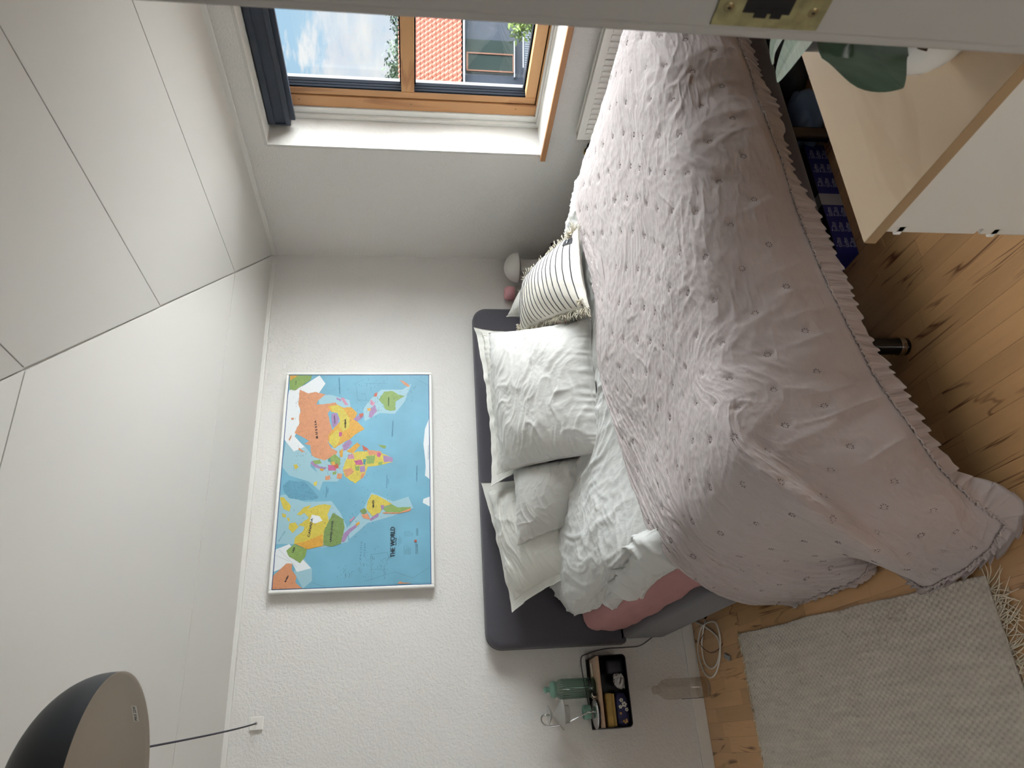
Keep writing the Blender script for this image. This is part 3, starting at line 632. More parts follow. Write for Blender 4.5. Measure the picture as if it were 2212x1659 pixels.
for i in range(520):   # tiny place names scattered over islands and coasts
    cx, cy, sx_, sy_ = SP[i % 16]; x0 = cx+R.gauss(0, sx_); y0 = cy+R.gauss(0, sy_); l = R.uniform(4, 13)
    if 225 < x0 < 1120 and 110 < y0 < 1450: mline((x0, y0), (x0+R.uniform(-2, 2), y0-l), .0009)
o = lg.build('fine_print', 'ink', wm, kind='stuff')
part('legend_badge', 'map_red', wm, bar(mp(1046, 1200, YM0-.0034), mp(1029, 1186, YM0-.003)))

# ================================================================== bed
bed = empty('bed', (1.47, 2.86, 0), label='double bed with charcoal upholstered headboard and low frame on black legs', cat='bed')
BX, BY = 1.47, 2.86
def rounded_slab(x0, x1, z0, z1, r, y0, y1, bev=.03, rb=.02, n=10):
    loop = []
    for cx, cz, a0, rr in ((x1-r, z1-r, 0, r), (x0+r, z1-r, pi/2, r), (x0+rb, z0+rb, pi, rb), (x1-rb, z0+rb, 3*pi/2, rb)):
        for i in range(n+1): a = a0+pi/2*i/n; loop.append((cx+rr*cos(a), cz+rr*sin(a), cos(a), sin(a)))
    b = MB(); L_ = []; st = 5
    for i in range(st+1):
        t = pi/2*i/st; L_.append((bev*(1-sin(t)), y0+bev*(1-cos(t)) if False else y0+bev*(1-sin(t)) if False else 0))
    rings = []
    for i in range(st+1): t = pi/2*i/st; rings.append((y0+bev-bev*cos(t)*0-bev*(cos(t)), bev*(1-sin(t))))
    rings = [(y0+bev*(1-cos(pi/2*i/st)), bev*(1-sin(pi/2*i/st))) for i in range(st+1)]
    full = rings+[(y1-bev*(1-cos(pi/2*i/st)), bev*(1-sin(pi/2*i/st))) for i in range(st, -1, -1)]
    vs = []; m = len(loop)
    for yy, ins in full: vs += [(p[0]-p[2]*ins-BX, yy-BY, p[1]-p[3]*ins) for p in loop]
    fs = [(i*m+k, i*m+(k+1) % m, (i+1)*m+(k+1) % m, (i+1)*m+k) for i in range(len(full)-1) for k in range(m)]
    fs += [tuple(range(m))[::-1], tuple((len(full)-1)*m+k for k in range(m))]
    return b.add(vs, fs)
hb = rounded_slab(.448, 2.508, .40, 1.142, .085, 3.968, 4.072, .03).build('headboard', 'grey_upholstery', bed, True)
pipe = MB(); pts = []
for cx, cz, a0 in ((2.508-.085, 1.142-.085, 0), (.448+.085, 1.142-.085, pi/2)):
    for i in range(9): a = a0+pi/2*i/8; pts.append((cx+.0845*cos(a)-BX, 4.02-BY, cz+.0845*sin(a)))
pts = [(2.5075-BX, 4.02-BY, .42)]+pts+[(.4485-BX, 4.02-BY, .42)]
pipe.tube(pts, .003, 6).build('piping', 'grey_upholstery', hb, True)
def brel(a, b2): return ((a[0]-BX, a[1]-BY, a[2]), (b2[0]-BX, b2[1]-BY, b2[2]))
part('side_rail', 'grey_upholstery', bed, brel((.465, 1.79, .20), (.55, 3.966, .425)), bev=.03, smooth=True)
part('side_rail', 'grey_upholstery', bed, brel((2.41, 1.79, .20), (2.50, 3.966, .425)), bev=.03, smooth=True)
part('foot_rail', 'grey_upholstery', bed, brel((.465, 1.752, .20), (2.50, 1.82, .425)), bev=.03, smooth=True)
part('slat_base', 'grey_upholstery', bed, brel((.55, 1.82, .24), (2.41, 3.966, .36)))
for lx, ly in ((1.03, 1.83), (.60, 1.86), (1.9, 1.83), (.56, 3.85), (2.35, 1.86), (2.38, 3.85)):
    q = MB(); q.lathe([(.024, 0), (.027, .003), (.027, .012), (.025, .016), (.025, .24)], (lx-BX, ly-BY, 0), 20); lg_ = q.build('leg', 'gloss_black', bed, True)
    q = MB(); q.lathe([(.0272, .014), (.0278, .018), (.0278, .028), (.0272, .032)], (lx-BX, ly-BY, 0), 20); q.build('collar', 'chrome', lg_, True)
mt = empty('mattress', (1.47, 2.90, .36), label='mattress in a dusty pink fitted sheet, its side bare below the duvet', cat='mattress')
q = MB(); nu, nv = 90, 14; P = np.zeros((nu*2, nv, 3))
# mattress as a superellipse box with slightly bulged, wrinkled sides
bm = bmesh.new(); bmesh.ops.create_cube(bm, size=1)
bmesh.ops.subdivide_edges(bm, edges=bm.edges[:], cuts=40, use_grid_fill=True)
for v in bm.verts:
    p = np.array(v.co)*2; e = 9.0
    s = (abs(p[0])**e+abs(p[1])**e+abs(p[2])**4)**(1/7.0); m = max(abs(p)); q_ = p
    hx, hy, hz = .955, 1.02, .135
    rr = .07; c = np.array([np.clip(p[0]*hx, -hx+rr, hx-rr), np.clip(p[1]*hy, -hy+rr, hy-rr), np.clip(p[2]*hz, -hz+rr, hz-rr)])
    d = np.array([p[0]*hx, p[1]*hy, p[2]*hz])-c; L_ = np.linalg.norm(d)
    w = c+(d/L_*rr if L_ > 1e-6 else 0)
    side = max(0, 1-abs(p[2])*.7); w = w+np.array([np.sign(w[0])*.012*side*(abs(p[0]) > .9), 0, 0])
    nse = float(vn(w[1]*9+w[2]*6, w[2]*16+w[0]*4, w[0]*3, 5))*.005+float(ridge(np.array(w[1]*7+w[2]*14), np.array(w[0]*8+w[2]*2.), 8))*.005
    n = d/L_ if L_ > 1e-6 else np.array([0, 0, 1.0]); v.co = Vector(w+n*nse)
for f in bm.faces: f.smooth = True
me = bpy.data.meshes.new('fitted_sheet'); bm.to_mesh(me); bm.free(); me.materials.append(MATS['pink_cotton'])
o = bpy.data.objects.new('fitted_sheet', me); COL.objects.link(o); o.parent = mt; o.location = (-.005, 0, .155)

# ---------------------------------------------------------------- draped cloth surfaces
def Zp(x, y, z): return atZ(x, y, z)
def Xp(x, y, X): return atX(x, y, X)
def Yp(x, y, Y): return atY(x, y, Y)
def V3(*a): return np.array(a, float)
# quilted bedspread: control net, rows from its upper edge (head side) to the foot hem, columns from window side to left hem
C = [
 [V3(2.70, 3.10, .50), Zp(1293, 430, .665), Zp(1302, 560, .70), Zp(1335, 760, .70), Zp(1352, 900, .70), Zp(1373, 1080, .69), V3(.50, 2.292, .692), V3(.418, 2.48, .445), V3(.44, 2.88, .02)],
 [V3(2.74, 2.80, .40), V3(2.60, 2.75, .64), V3(2.30, 2.78, .715), V3(1.80, 2.72, .70), V3(1.38, 2.74, .715), V3(.93, 2.48, .70), V3(.52, 2.17, .695), V3(.412, 2.36, .42), Zp(1770, 1280, .05)],
 [V3(2.75, 2.50, .36), V3(2.62, 2.45, .63), V3(2.30, 2.45, .715), V3(1.80, 2.40, .705), V3(1.35, 2.42, .715), V3(.93, 2.25, .70), V3(.54, 2.04, .695), V3(.412, 2.20, .40), Zp(1862, 1238, .06)],
 [V3(2.75, 2.15, .34), V3(2.64, 2.10, .62), V3(2.32, 2.12, .70), V3(1.80, 2.10, .70), V3(1.35, 2.10, .70), V3(.94, 2.04, .70), V3(.52, 1.98, .692), V3(.440, 2.06, .38), V3(.50, 2.21, .03)],
 [V3(2.75, 1.95, .32), V3(2.64, 1.90, .61), V3(2.32, 1.88, .68), V3(1.80, 1.88, .685), V3(1.35, 1.88, .685), V3(.95, 1.86, .69), V3(.61, 1.67, .70), V3(.415, 1.655, .50), V3(.352, 2.06, .03)],
 [V3(2.72, 1.80, .30), V3(2.62, 1.74, .54), V3(2.30, 1.725, .62), V3(1.80, 1.725, .63), V3(1.35, 1.725, .63), V3(.95, 1.725, .635), V3(.67, 1.66, .64), V3(.44, 1.665, .40), V3(.35, 1.93, .025)],
 [V3(2.68, 1.72, .28), V3(2.58, 1.68, .44), V3(2.30, 1.675, .48), V3(1.82, 1.675, .48), V3(1.36, 1.675, .47), V3(.95, 1.665, .43), V3(.66, 1.64, .44), V3(.47, 1.62, .27), V3(.372, 1.79, .025)],
 [V3(2.62, 1.70, .30), V3(2.54, 1.69, .37), Yp(1590, 70, 1.685), Yp(1655, 262, 1.685), Yp(1740, 500, 1.685), Yp(1850, 742, 1.680), Yp(1950, 905, 1.655), Yp(2052, 1040, 1.640), Zp(2172, 1130, .03)],
]
C = np.array(C)
# smooth the distribution a little: insert interpolated rows/cols then fit
NU, NV = 460, 520
P = catmull(catmull(C, 0, NU), 1, NV)
US = arclen(P, 0).mean(axis=1, keepdims=True)*np.ones(P.shape[:2]); VS = arclen(P, 1).mean(axis=0, keepdims=True)*np.ones(P.shape[:2])
N_ = normals(P)
if N_[NU//3, NV//2, 2] < 0: N_ = -N_
topw = np.clip((P[..., 2]-.45)/.2, 0, 1)
wr = fbm(US*2.2, VS*2.2, 11, 3)
wx, wy = VS+.06*vn(US*5, VS*5, None, 3), US+.06*vn(US*5, VS*5, None, 4)
# long drag folds on the drops, fine crinkle on the top
fine = ridge(wx*7, wy*30, 21, 3, 1.7)*.0030+ridge(wx*40+wy*8, wy*22-wx*14, 22, 2, 1.4)*.0015
diag = ridge(wx*5+wy*9, wy*4-wx*4, 23, 2, 3)*.0026*np.clip(fbm(US*1.5, VS*1.5, 9, 2)+.45, 0, 1)
leftside = np.clip((VS/VS.max()-.66)/.12, 0, 1)*np.clip(1.1-US/US.max()*1.5, 0, 1)
# taut folds that sweep round the left shoulder of the bed
sweep = (np.sin(US*120+VS*22+3*fbm(US*3, VS*2, 33, 2)))*.0035*leftside+ridge(US*16+VS*3, VS*2.2, 35, 2, 2)*.010*leftside
yfold = np.exp(-((VS-.25)/.9)**2)*0
headridge = np.exp(-((US-.22)/.17)**2)*(1-leftside)*(ridge(US*30, VS*3, 41, 2, 1.6)*.007)
drop = (1-topw)*(vn(VS*7, US*1.2, None, 51)*.014+ridge(VS*6+US*2.5, US*2.5, 52, 2, 2)*.008)*np.clip(US/US.max()*2-1, 0, 1)
disp = wr*.008+fine*(.35+.65*topw)+diag*(.4+.6*topw)+sweep+headridge+drop
edge = np.minimum.reduce([US/.06, (US.max()-US)/.05+.2, np.full_like(US, 1.0)]); disp *= np.clip(edge, 0, 1)
# tufting: puckers on a diamond grid
rings = []
um, vm_ = US.max(), VS.max(); uu = US[:, 0]; vv = VS[0]
k = 0
for i in range(1, 60):
    for j in range(0, 40):
        a = i*.086; b2 = (j+(.5 if i % 2 else 0))*.158+.04
        if a > um-.05 or b2 > vm_-.06 or b2 < .05: continue
        rings.append((a, b2))
for a, b2 in rings:
    i0 = np.searchsorted(uu, a); j0 = np.searchsorted(vv, b2); w = 20
    sl_ = (slice(max(0, i0-w), i0+w), slice(max(0, j0-w), j0+w))
    d2 = (US[sl_]-a)**2+(VS[sl_]-b2)**2
    disp[sl_] -= .0045*np.exp(-d2/(2*.010**2)); 
P2 = P+N_*disp[..., None]
P2[..., 2] = np.maximum(P2[..., 2], .012)
sp_ = empty('bedspread', (1.47, 2.4, .7), label='greyish pink quilted bedspread with stitched rings and a ruffled hem, draped over the bed', cat='bedspread')
SO = np.array([1.47, 2.4, .7])
def solid_grid(P, th, N, off=0):
    """two-sided shell"""
    a, b = P.shape[:2]; m = MB(); lower = P-N*th
    m.grid(P); n0 = len(m.v); m.add(lower.reshape(-1, 3), []); n = a*b
    fs = [(n+i*b+j, n+i*b+j+1, n+(i+1)*b+j+1, n+(i+1)*b+j) for i in range(a-1) for j in range(b-1)]
    rim = [(0, j) for j in range(b)]+[(i, b-1) for i in range(1, a)]+[(a-1, j) for j in range(b-2, -1, -1)]+[(i, 0) for i in range(a-2, 0, -1)]
    R_ = [i*b+j for i, j in rim]; fs += [(R_[k], n+R_[k], n+R_[(k+1) % len(R_)], R_[(k+1) % len(R_)]) for k in range(len(R_))]
    m.f += fs; m.m += [0]*len(fs); return m
N2 = normals(P2); N2 = N2 if N2[NU//3, NV//2, 2] > 0 else -N2
sub = solid_grid(P2-SO, .006, N2); o = sub.build('quilt', 'spread_cotton', sp_, True)
# stitched rings, one little dotted ring each
rm = MB()
for k in range(8):
    a = 2*pi*k/8; c, s = cos(a), sin(a); r0, r1, w = .0058, .0105, .0011
    pts = [(r0*c-w*s, r0*s+w*c, 0), (r1*c-w*s, r1*s+w*c, 0), (r1*c+w*s, r1*s-w*c, 0), (r0*c+w*s, r0*s-w*c, 0)]
    rm.add(pts+[(x_, y_, .0012) for x_, y_, _ in pts], [(3, 2, 1, 0), (4, 5, 6, 7), (0, 1, 5, 4), (1, 2, 6, 5), (2, 3, 7, 6), (3, 0, 4, 7)])
first = None; nr = 0; far = MB()
def rpos(r): return P2[min(np.searchsorted(uu, r[0]), NU-2), min(np.searchsorted(vv, r[1]), NV-2)]
rings.sort(key=lambda r: np.linalg.norm(rpos(r)-EYE))
for a, b2 in rings:
    i0 = min(np.searchsorted(uu, a), NU-2); j0 = min(np.searchsorted(vv, b2), NV-2)
    p = P2[i0, j0]; i1, i2 = max(i0-3, 0), min(i0+3, NU-1); j1, j2 = max(j0-3, 0), min(j0+3, NV-1)
    du = P2[i2, j0]-P2[i1, j0]; dv = P2[i0, j2]-P2[i0, j1]; du /= np.linalg.norm(du)+1e-9; dv /= np.linalg.norm(dv)+1e-9; n = N2[i0, j0]; n = np.cross(dv, du); n = n if n@N2[i0, j0] > 0 else -n
    n /= np.linalg.norm(n)+1e-9; du = du-n*(du@n); du /= np.linalg.norm(du)+1e-9; w = np.cross(n, du)
    if n@(EYE-p) < 0: continue
    if nr >= 290:
        q = p+n*.0006-SO; k0 = len(far.v); far.v += [tuple(du*v[0]+w*v[1]+n*v[2]+q) for v in rm.v]; far.f += [tuple(k0+i for i in f) for f in rm.f]; far.m += [0]*len(rm.f); continue
    if first is None: o = rm.build('stitch_ring', 'stitch_thread', sp_); first = o
    else: o = bpy.data.objects.new('stitch_ring', first.data); COL.objects.link(o); o.parent = sp_
    q = p+n*.0006-SO; o.matrix_local = Matrix(((du[0], w[0], n[0], q[0]), (du[1], w[1], n[1], q[1]), (du[2], w[2], n[2], q[2]), (0, 0, 0, 1))); nr += 1
if far.v: far.build('stitch_ring', 'stitch_thread', sp_, kind='stuff')
# ruffle along foot hem, round the corner and up the left hem
def ruffle(name, E, I, N, wid, seed):
    """E edge points, I points just inside, N normals"""
    d = np.linalg.norm(np.diff(E, axis=0), axis=1); s = np.concatenate([[0], np.cumsum(d)]); L_ = s[-1]; n = int(L_/.0026); t = np.linspace(0, L_, n)
    def itp(A): return np.stack([np.interp(t, s, A[:, k]) for k in range(3)], 1)
    def sm(A, w):
        k = np.ones(w)/w; return np.stack([np.convolve(np.pad(A[:, j], (w//2, w-1-w//2), mode='edge'), k, 'valid') for j in range(3)], 1)
    e = itp(E); out = itp(E)-itp(I); out = sm(out, 41); out /= np.linalg.norm(out, axis=1, keepdims=True)+1e-9; nn = sm(itp(N), 31); nn /= np.linalg.norm(nn, axis=1, keepdims=True)+1e-9
    tg = np.gradient(e, axis=0); tg /= np.linalg.norm(tg, axis=1, keepdims=True)+1e-9
    ph = t/.045+vn(t*9, t*0, None, seed)*1.1+vn(t*23, t*0, None, seed+1)*.35
    saw = (ph % 1.0); fold = np.clip((np.where(saw < .80, saw/.80, (1-saw)/.20)-.5)*1.7, -.5, .5)
    K = 9; G = np.zeros((K, n, 3))
    for k in range(K):
        w = k/(K-1); amp = .002+.0034*w**.8
        fine = np.sin(ph*2*pi*3.3+.7)*.0022*(1-w)**1.5+np.sin(ph*2*pi*5.1)*.0012*(1-w)
        ww = wid*(1+.07*vn(t*26, t*0, None, seed+5))
        G[k] = e+out*(ww*w)[:, None]+nn*(fold*amp*2+fine+.003)[:, None]+tg*(fold*.008*w)[:, None]
    G[..., 2] = np.maximum(G[..., 2], .009+.004*(fold+.5)*np.linspace(0, 1, K)[:, None])
    NN = normals(G); NN = NN if (NN[4, n//2]@nn[n//2]) > 0 else -NN
    o = solid_grid(G-SO, .0014, NN).build(name, 'ruffle_cotton', sp_, True)
    # gathered seam: a puckered cord
    m = MB(); pts = e+nn*(.004+.003*np.sin(t*900+3*vn(t*60, t*0, None, 3)))[:, None]+out*(.003*np.sin(t*610))[:, None]
    pts[:, 2] = np.maximum(pts[:, 2], .012)
    m.tube(list(pts[::2]-SO), list(.0034+.0016*np.sin(t[::2]*760)), 6); m.build('gathered_seam', 'ruffle_cotton', o, True)
E1 = P2[-1, 30:, :]; I1 = P2[-8, 30:, :]; NA = N2[-1, 30:, :]
E2 = P2[::-1, -1, :]; I2 = P2[::-1, -8, :]; NB = N2[::-1, -1, :]
ruffle('ruffle', np.concatenate([E1[:-2], E2[2:]]), np.concatenate([I1[:-2], I2[2:]]), np.concatenate([NA[:-2], NB[2:]]), .070, 5)

# ---------------------------------------------------------------- duvet
D = [
 [V3(2.62, 3.42, .55), V3(2.50, 3.45, .655), V3(2.20, 3.42, .66), V3(1.80, 3.40, .66), V3(1.40, 3.42, .66), V3(1.02, 3.70, .76), Zp(1194, 1240, .83), Zp(1190, 1268, .79)],
 [V3(2.66, 3.25, .55), V3(2.56, 3.25, .66), V3(2.25, 3.22, .69), V3(1.80, 3.15, .69), V3(1.38, 3.26, .70), V3(1.00, 3.46, .80), Zp(1222, 1272, .81), Zp(1238, 1326, .72)],
 [V3(2.68, 3.05, .52), V3(2.57, 3.03, .665), V3(2.28, 3.00, .70), V3(1.80, 2.95, .695), V3(1.36, 3.08, .71), V3(1.00, 3.20, .785), Zp(1272, 1244, .79), Zp(1300, 1303, .68)],
 [V3(2.68, 2.85, .50), V3(2.57, 2.82, .66), V3(2.28, 2.80, .685), V3(1.80, 2.74, .68), V3(1.36, 2.84, .70), V3(1.00, 2.92, .745), Zp(1340, 1196, .755), Zp(1360, 1236, .67)],
 [V3(2.68, 2.60, .50), V3(2.57, 2.55, .62), V3(2.28, 2.55, .66), V3(1.80, 2.50, .66), V3(1.36, 2.50, .66), V3(1.00, 2.50, .66), Zp(1412, 1150, .68), Zp(1424, 1180, .62)],
]
D = np.array(D); P = catmull(catmull(D, 0, 190), 1, 300); US = arclen(P, 0).mean(1, keepdims=True)*np.ones(P.shape[:2]); VS = arclen(P, 1).mean(0, keepdims=True)*np.ones(P.shape[:2])
N_ = normals(P); N_ = N_ if N_[90, 150, 2] > 0 else -N_
wx, wy = VS+.07*vn(US*4, VS*4, None, 61), US+.07*vn(US*4, VS*4, None, 62)
disp = fbm(US*3, VS*3, 60, 2)*.010+ridge(wx*9, wy*5, 63, 3, 2)*.010+ridge(wx*6+wy*9, wy*6, 64, 2, 2.4)*.010+ridge(wx*24, wy*12, 65, 2, 1.5)*.003
disp *= np.clip((US.max()-US)/.25, .1, 1)
P2d = P+N_*disp[..., None]
dv_ = empty('duvet', (1.4, 3.1, .6), label='rumpled white speckled duvet between the pillows and the grey pink bedspread', cat='duvet'); DO = np.array([1.4, 3.1, .6])
solid_grid(P2d-DO, .02, N_).build('cover', 'duvet_cotton', dv_, True)
# speckles: dots of the cloth itself are in the cover's material below; folded-under left flap as a soft roll
def puff(name, C4, n=(90, 60), th=.05, seed=1, m='duvet_cotton', parent=dv_, off=DO, wr=1.0):
    Cc = np.array(C4); P = catmull(catmull(Cc, 0, n[0]), 1, n[1]); N = normals(P); 
    if N[n[0]//2, n[1]//2, 2] < 0: N = -N
    u = np.linspace(0, 1, n[0])[:, None]; v = np.linspace(0, 1, n[1])[None]; f = (np.clip(4*u*(1-u), 0, 1)*np.clip(4*v*(1-v), 0, 1))**.42
    US = arclen(P, 0); VS = arclen(P, 1)
    d = (ridge(US*9+VS*3, VS*7, seed, 3, 2)*.011+fbm(US*4, VS*4, seed+3, 2)*.012)*wr*(.25+.75*f)
    A = P+N*(f*th+d)[..., None]; B = P-N*(f*th*.8)[..., None]
    m_ = MB().grid(A-off); n0 = len(m_.v); a, b = n; m_.add((B-off).reshape(-1, 3), [(i*b+j, i*b+j+1, (i+1)*b+j+1, (i+1)*b+j) for i in range(a-1) for j in range(b-1)])
    rim = [(0, j) for j in range(b)]+[(i, b-1) for i in range(1, a)]+[(a-1, j) for j in range(b-2, -1, -1)]+[(i, 0) for i in range(a-2, 0, -1)]
    R_ = [i*b+j for i, j in rim]; fs = [(R_[k], n0+R_[k], n0+R_[(k+1) % len(R_)], R_[(k+1) % len(R_)]) for k in range(len(R_))]; m_.f += fs; m_.m += [0]*len(fs)
    return m_.build(name, m, parent, True)
puff('folded_under_layer', [[Zp(1278, 1275, .68), Zp(1302, 1296, .68), Zp(1328, 1308, .63)], [Zp(1345, 1215, .685), Zp(1368, 1245, .685), Zp(1394, 1266, .63)], [Zp(1412, 1140, .67), Zp(1436, 1178, .67), Zp(1466, 1222, .62)], [Zp(1470, 1080, .63), Zp(1490, 1110, .62), Zp(1500, 1150, .58)]], (110, 80), .032, 75, wr=2.6)

# ---------------------------------------------------------------- pillows
def pillow(name, TL, TR, BR, BL, th, m, seed, flange=0, n=110, pinch=.045, wr=1.0, sag=0, up=None, **tags):
    TL, TR, BR, BL = [np.array(p, float) for p in (TL, TR, BR, BL)]; ctr = (TL+TR+BR+BL)/4
    u = np.linspace(0, 1, n)[:, None, None]; v = np.linspace(0, 1, n)[None, :, None]      # u: left->right, v: top->bottom
    # edges bow inwards between the corners
    uu, vv = u[..., 0], v[..., 0]
    U2 = uu+(uu-.5)*0-(pinch*(1-(2*vv-1)**2)*(2*uu-1)); V2 = vv-(pinch*(1-(2*uu-1)**2)*(2*vv-1))
    U2 = U2[..., None]; V2 = V2[..., None]
    P = TL*(1-U2)*(1-V2)+TR*U2*(1-V2)+BR*U2*V2+BL*(1-U2)*V2
    N = np.cross(TR-TL, TL-BL); N = -N if N@(EYE-ctr) < 0 else N; N = N/np.linalg.norm(N)
    w = np.linalg.norm(TR-TL+BR-BL)/2; h = np.linalg.norm(TL-BL+TR-BR)/2
    fu = flange/w; fv = flange/h
    a = np.clip((uu-fu)/(1-2*fu), 0, 1); b = np.clip((vv-fv)/(1-2*fv), 0, 1)
    f = (np.clip(4*a*(1-a), 0, 1)**.55)*(np.clip(4*b*(1-b), 0, 1)**.55)
    f = f*(1+.10*vn(uu*2.3, vv*2.3, None, seed+9))
    x, y = uu*w, vv*h; R_ = random.Random(seed); ang = R_.uniform(-.5, .5); xr = x*cos(ang)+y*sin(ang); yr = y*cos(ang)-x*sin(ang)
    xw, yw = xr+.05*vn(x*7, y*7, None, seed), yr+.05*vn(x*7, y*7, None, seed+1)
    cr = ridge(xw*2.6, yw*17, seed+2, 3, 2.4)*.0055+ridge(xw*11, yw*42, seed+4, 2, 1.5)*.0016+ridge(xw*6+yw*5, yw*7-xw*5, seed+3, 1, 3)*.004+fbm(x*6, y*6, seed+5, 2)*.006
    # gathers that run in from the seam
    edg = np.minimum(np.minimum(a, 1-a)*w, np.minimum(b, 1-b)*h); per = np.where(np.minimum(a, 1-a)*w < np.minimum(b, 1-b)*h, y, x)
    gat = np.sin(per*120+4*vn(per*20, edg*5, None, seed+6))*.0035*np.exp(-edg/.035)*(f > 0)
    d = (cr*wr)*(.25+.75*np.clip(f*1.5, 0, 1))+gat*wr
    wave = vn(per*22, edg*0, None, seed+7)*.006*(1 if flange else .4)*(edg < .02)
    front = P+N*(f*th*.62+d+wave)[..., None]; back = P-N*(f*th*.38+.004-wave)[..., None]
    if sag: front[..., 2] -= sag*np.sin(pi*a)*(1-b); back[..., 2] -= sag*np.sin(pi*a)*(1-b)
    root = empty(name, ctr, **tags); mb = MB().grid((front-ctr)); n0 = len(mb.v)
    mb.add((back-ctr).reshape(-1, 3), [(i*n+j, i*n+j+1, (i+1)*n+j+1, (i+1)*n+j) for i in range(n-1) for j in range(n-1)])
    rim = [(0, j) for j in range(n)]+[(i, n-1) for i in range(1, n)]+[(n-1, j) for j in range(n-2, -1, -1)]+[(i, 0) for i in range(n-2, 0, -1)]
    Rr = [i*n+j for i, j in rim]; fs = [(Rr[k], n0+Rr[k], n0+Rr[(k+1) % len(Rr)], Rr[(k+1) % len(Rr)]) for k in range(len(Rr))]; mb.f += fs; mb.m += [0]*len(fs)
    o = mb.build('pillowcase', m, root, True)
    # seam piping along the pillow's bag
    pts = []
    ia = int(fu*(n-1)); ib = int(fv*(n-1)); lo_u, hi_u, lo_v, hi_v = ia, n-1-ia, ib, n-1-ib
    for i in range(lo_u, hi_u, 2): pts.append(front[i, lo_v])
    for j in range(lo_v, hi_v, 2): pts.append(front[hi_u, j])
    for i in range(hi_u, lo_u, -2): pts.append(front[i, hi_v])
    for j in range(hi_v, lo_v, -2): pts.append(front[lo_u, j])
    s = MB().tube([p-ctr+N*.0005 for p in pts], .0022, 6, closed=True); s.build('seam', m, root, True)
    return root, front, N
G = 'white pillows against the headboard'
pillow('pillow', Yp(1094, 684, 3.86), Yp(1135, 636, 3.86), Zp(1225, 560, .72), Zp(1235, 690, .72), .14, 'white_cotton_soft', 11, label='white pillow mostly hidden behind the striped tasselled cushion', cat='pillow', group=G)
Bp = [Yp(1062, 1051, 3.66), Yp(1024, 707, 3.74), Zp(1245, 690, .66), Zp(1291, 988, .66)]
pillow('pillow', *Bp, .13, 'white_cotton_soft', 12, flange=.045, pinch=.055, label='large white striped-weave pillow standing behind the big front pillow', cat='pillow', group=G)
Dp = [Yp(1106, 1323, 3.80), Yp(1039, 1043, 3.86), Zp(1236, 1010, .74), Zp(1250, 1237, .76)]
pillow('pillow', *Dp, .14, 'white_cotton_soft', 13, flange=.04, pinch=.03, wr=1.3, label='flanged white pillow farthest left, its corner leaning on the bare headboard', cat='pillow', group=G)
Cp = [Yp(1118, 1180, 3.54), Yp(1108, 1005, 3.52), Zp(1272, 985, .72), Zp(1262, 1128, .72)]
pillow('pillow', *Cp, .15, 'white_cotton', 14, pinch=.03, wr=1.2, label='small white pillow wedged between the big front pillow and the flanged left one', cat='pillow', group=G)
Ap = [Yp(1086, 1022, 3.52), Yp(1056, 719, 3.52), Zp(1276, 688, .70), Zp(1305, 978, .70)]
_, Af, An = pillow('pillow', *Ap, .20, 'white_cotton', 15, pinch=.02, wr=1.2, label='biggest and frontmost white linen pillow in the middle of the bed', cat='pillow', group=G)

# striped cushion with tassels
cu0 = [Yp(1124, 719, 3.50), Yp(1138, 604, 3.55), Zp(1248, 494, .74), Zp(1272, 664, .745)]
croot, cf, cn = pillow('throw_cushion', *cu0, .17, 'cushion_cloth', 21, pinch=.035, wr=.35, n=120, label='cream throw cushion with dark stitched stripes and tasselled sides, right of the pillows', cat='cushion')
co = np.array(croot.location); nn = 120
for kk in range(17):
    j = int((kk+.7)/17.4*(nn-1)); pts = [cf[i, j]+cn*.0006 for i in range(2, nn-2)]; mb = MB()
    for i in range(0, len(pts)-1, 1):
        a, b2 = pts[i], pts[i+1]; t = b2-a; side = np.cross(t, cn); side /= np.linalg.norm(side)+1e-9; side *= .0026 if i % 2 else .0017
        q4 = [a-side, b2-side, b2+side, a+side]; mb.add([p-co+cn*.0012 for p in q4]+[p-co-cn*.003 for p in q4], [(0, 1, 2, 3), (0, 4, 5, 1), (2, 6, 7, 3), (1, 5, 6, 2), (3, 7, 4, 0)])
    mb.build('stitched_stripe', 'cushion_stripe', croot)
R = random.Random(4)
for side_i, outd in ((0, (cu0[0]-cu0[1])), (nn-1, (cu0[1]-cu0[0]))):
    outd = outd/np.linalg.norm(outd); mb = MB()
    for k in range(230):
        j = R.randint(1, nn-2); p = cf[side_i, j]+cn*R.uniform(-.012, .012); L_ = R.uniform(.035, .055); d = outd*L_+cn*R.uniform(-.02, .03)+np.array([0, 0, -.018*R.random()])+(cu0[3]-cu0[0])*R.uniform(-.03, .03)
        mid = p+d*.5+np.array([R.gauss(0, .004), R.gauss(0, .004), R.gauss(0, .004)]); mb.tube([p-co, mid-co, p+d-co, p+d*.72-co+np.array([.004, .003, .004])], [.0014, .0018, .0016, .0012], 5)
    mb.build('tassel_fringe', 'tassel', croot, True, kind='stuff')
for i_, j_ in ((6, 4), (nn-8, 4), (nn-8, nn-8), (5, nn-6)):
    mb = MB(); p = cf[i_, j_]
    for k in range(26):
        a = R.uniform(0, 2*pi); d = np.array([cos(a)*.022, sin(a)*.022, R.uniform(-.01, .02)]); mb.tube([p-co, p-co+d*.6+cn*.01, p-co+d+cn*.004], [.0018, .002, .0016], 5)
    mb.build('corner_tassel', 'tassel', croot, True)
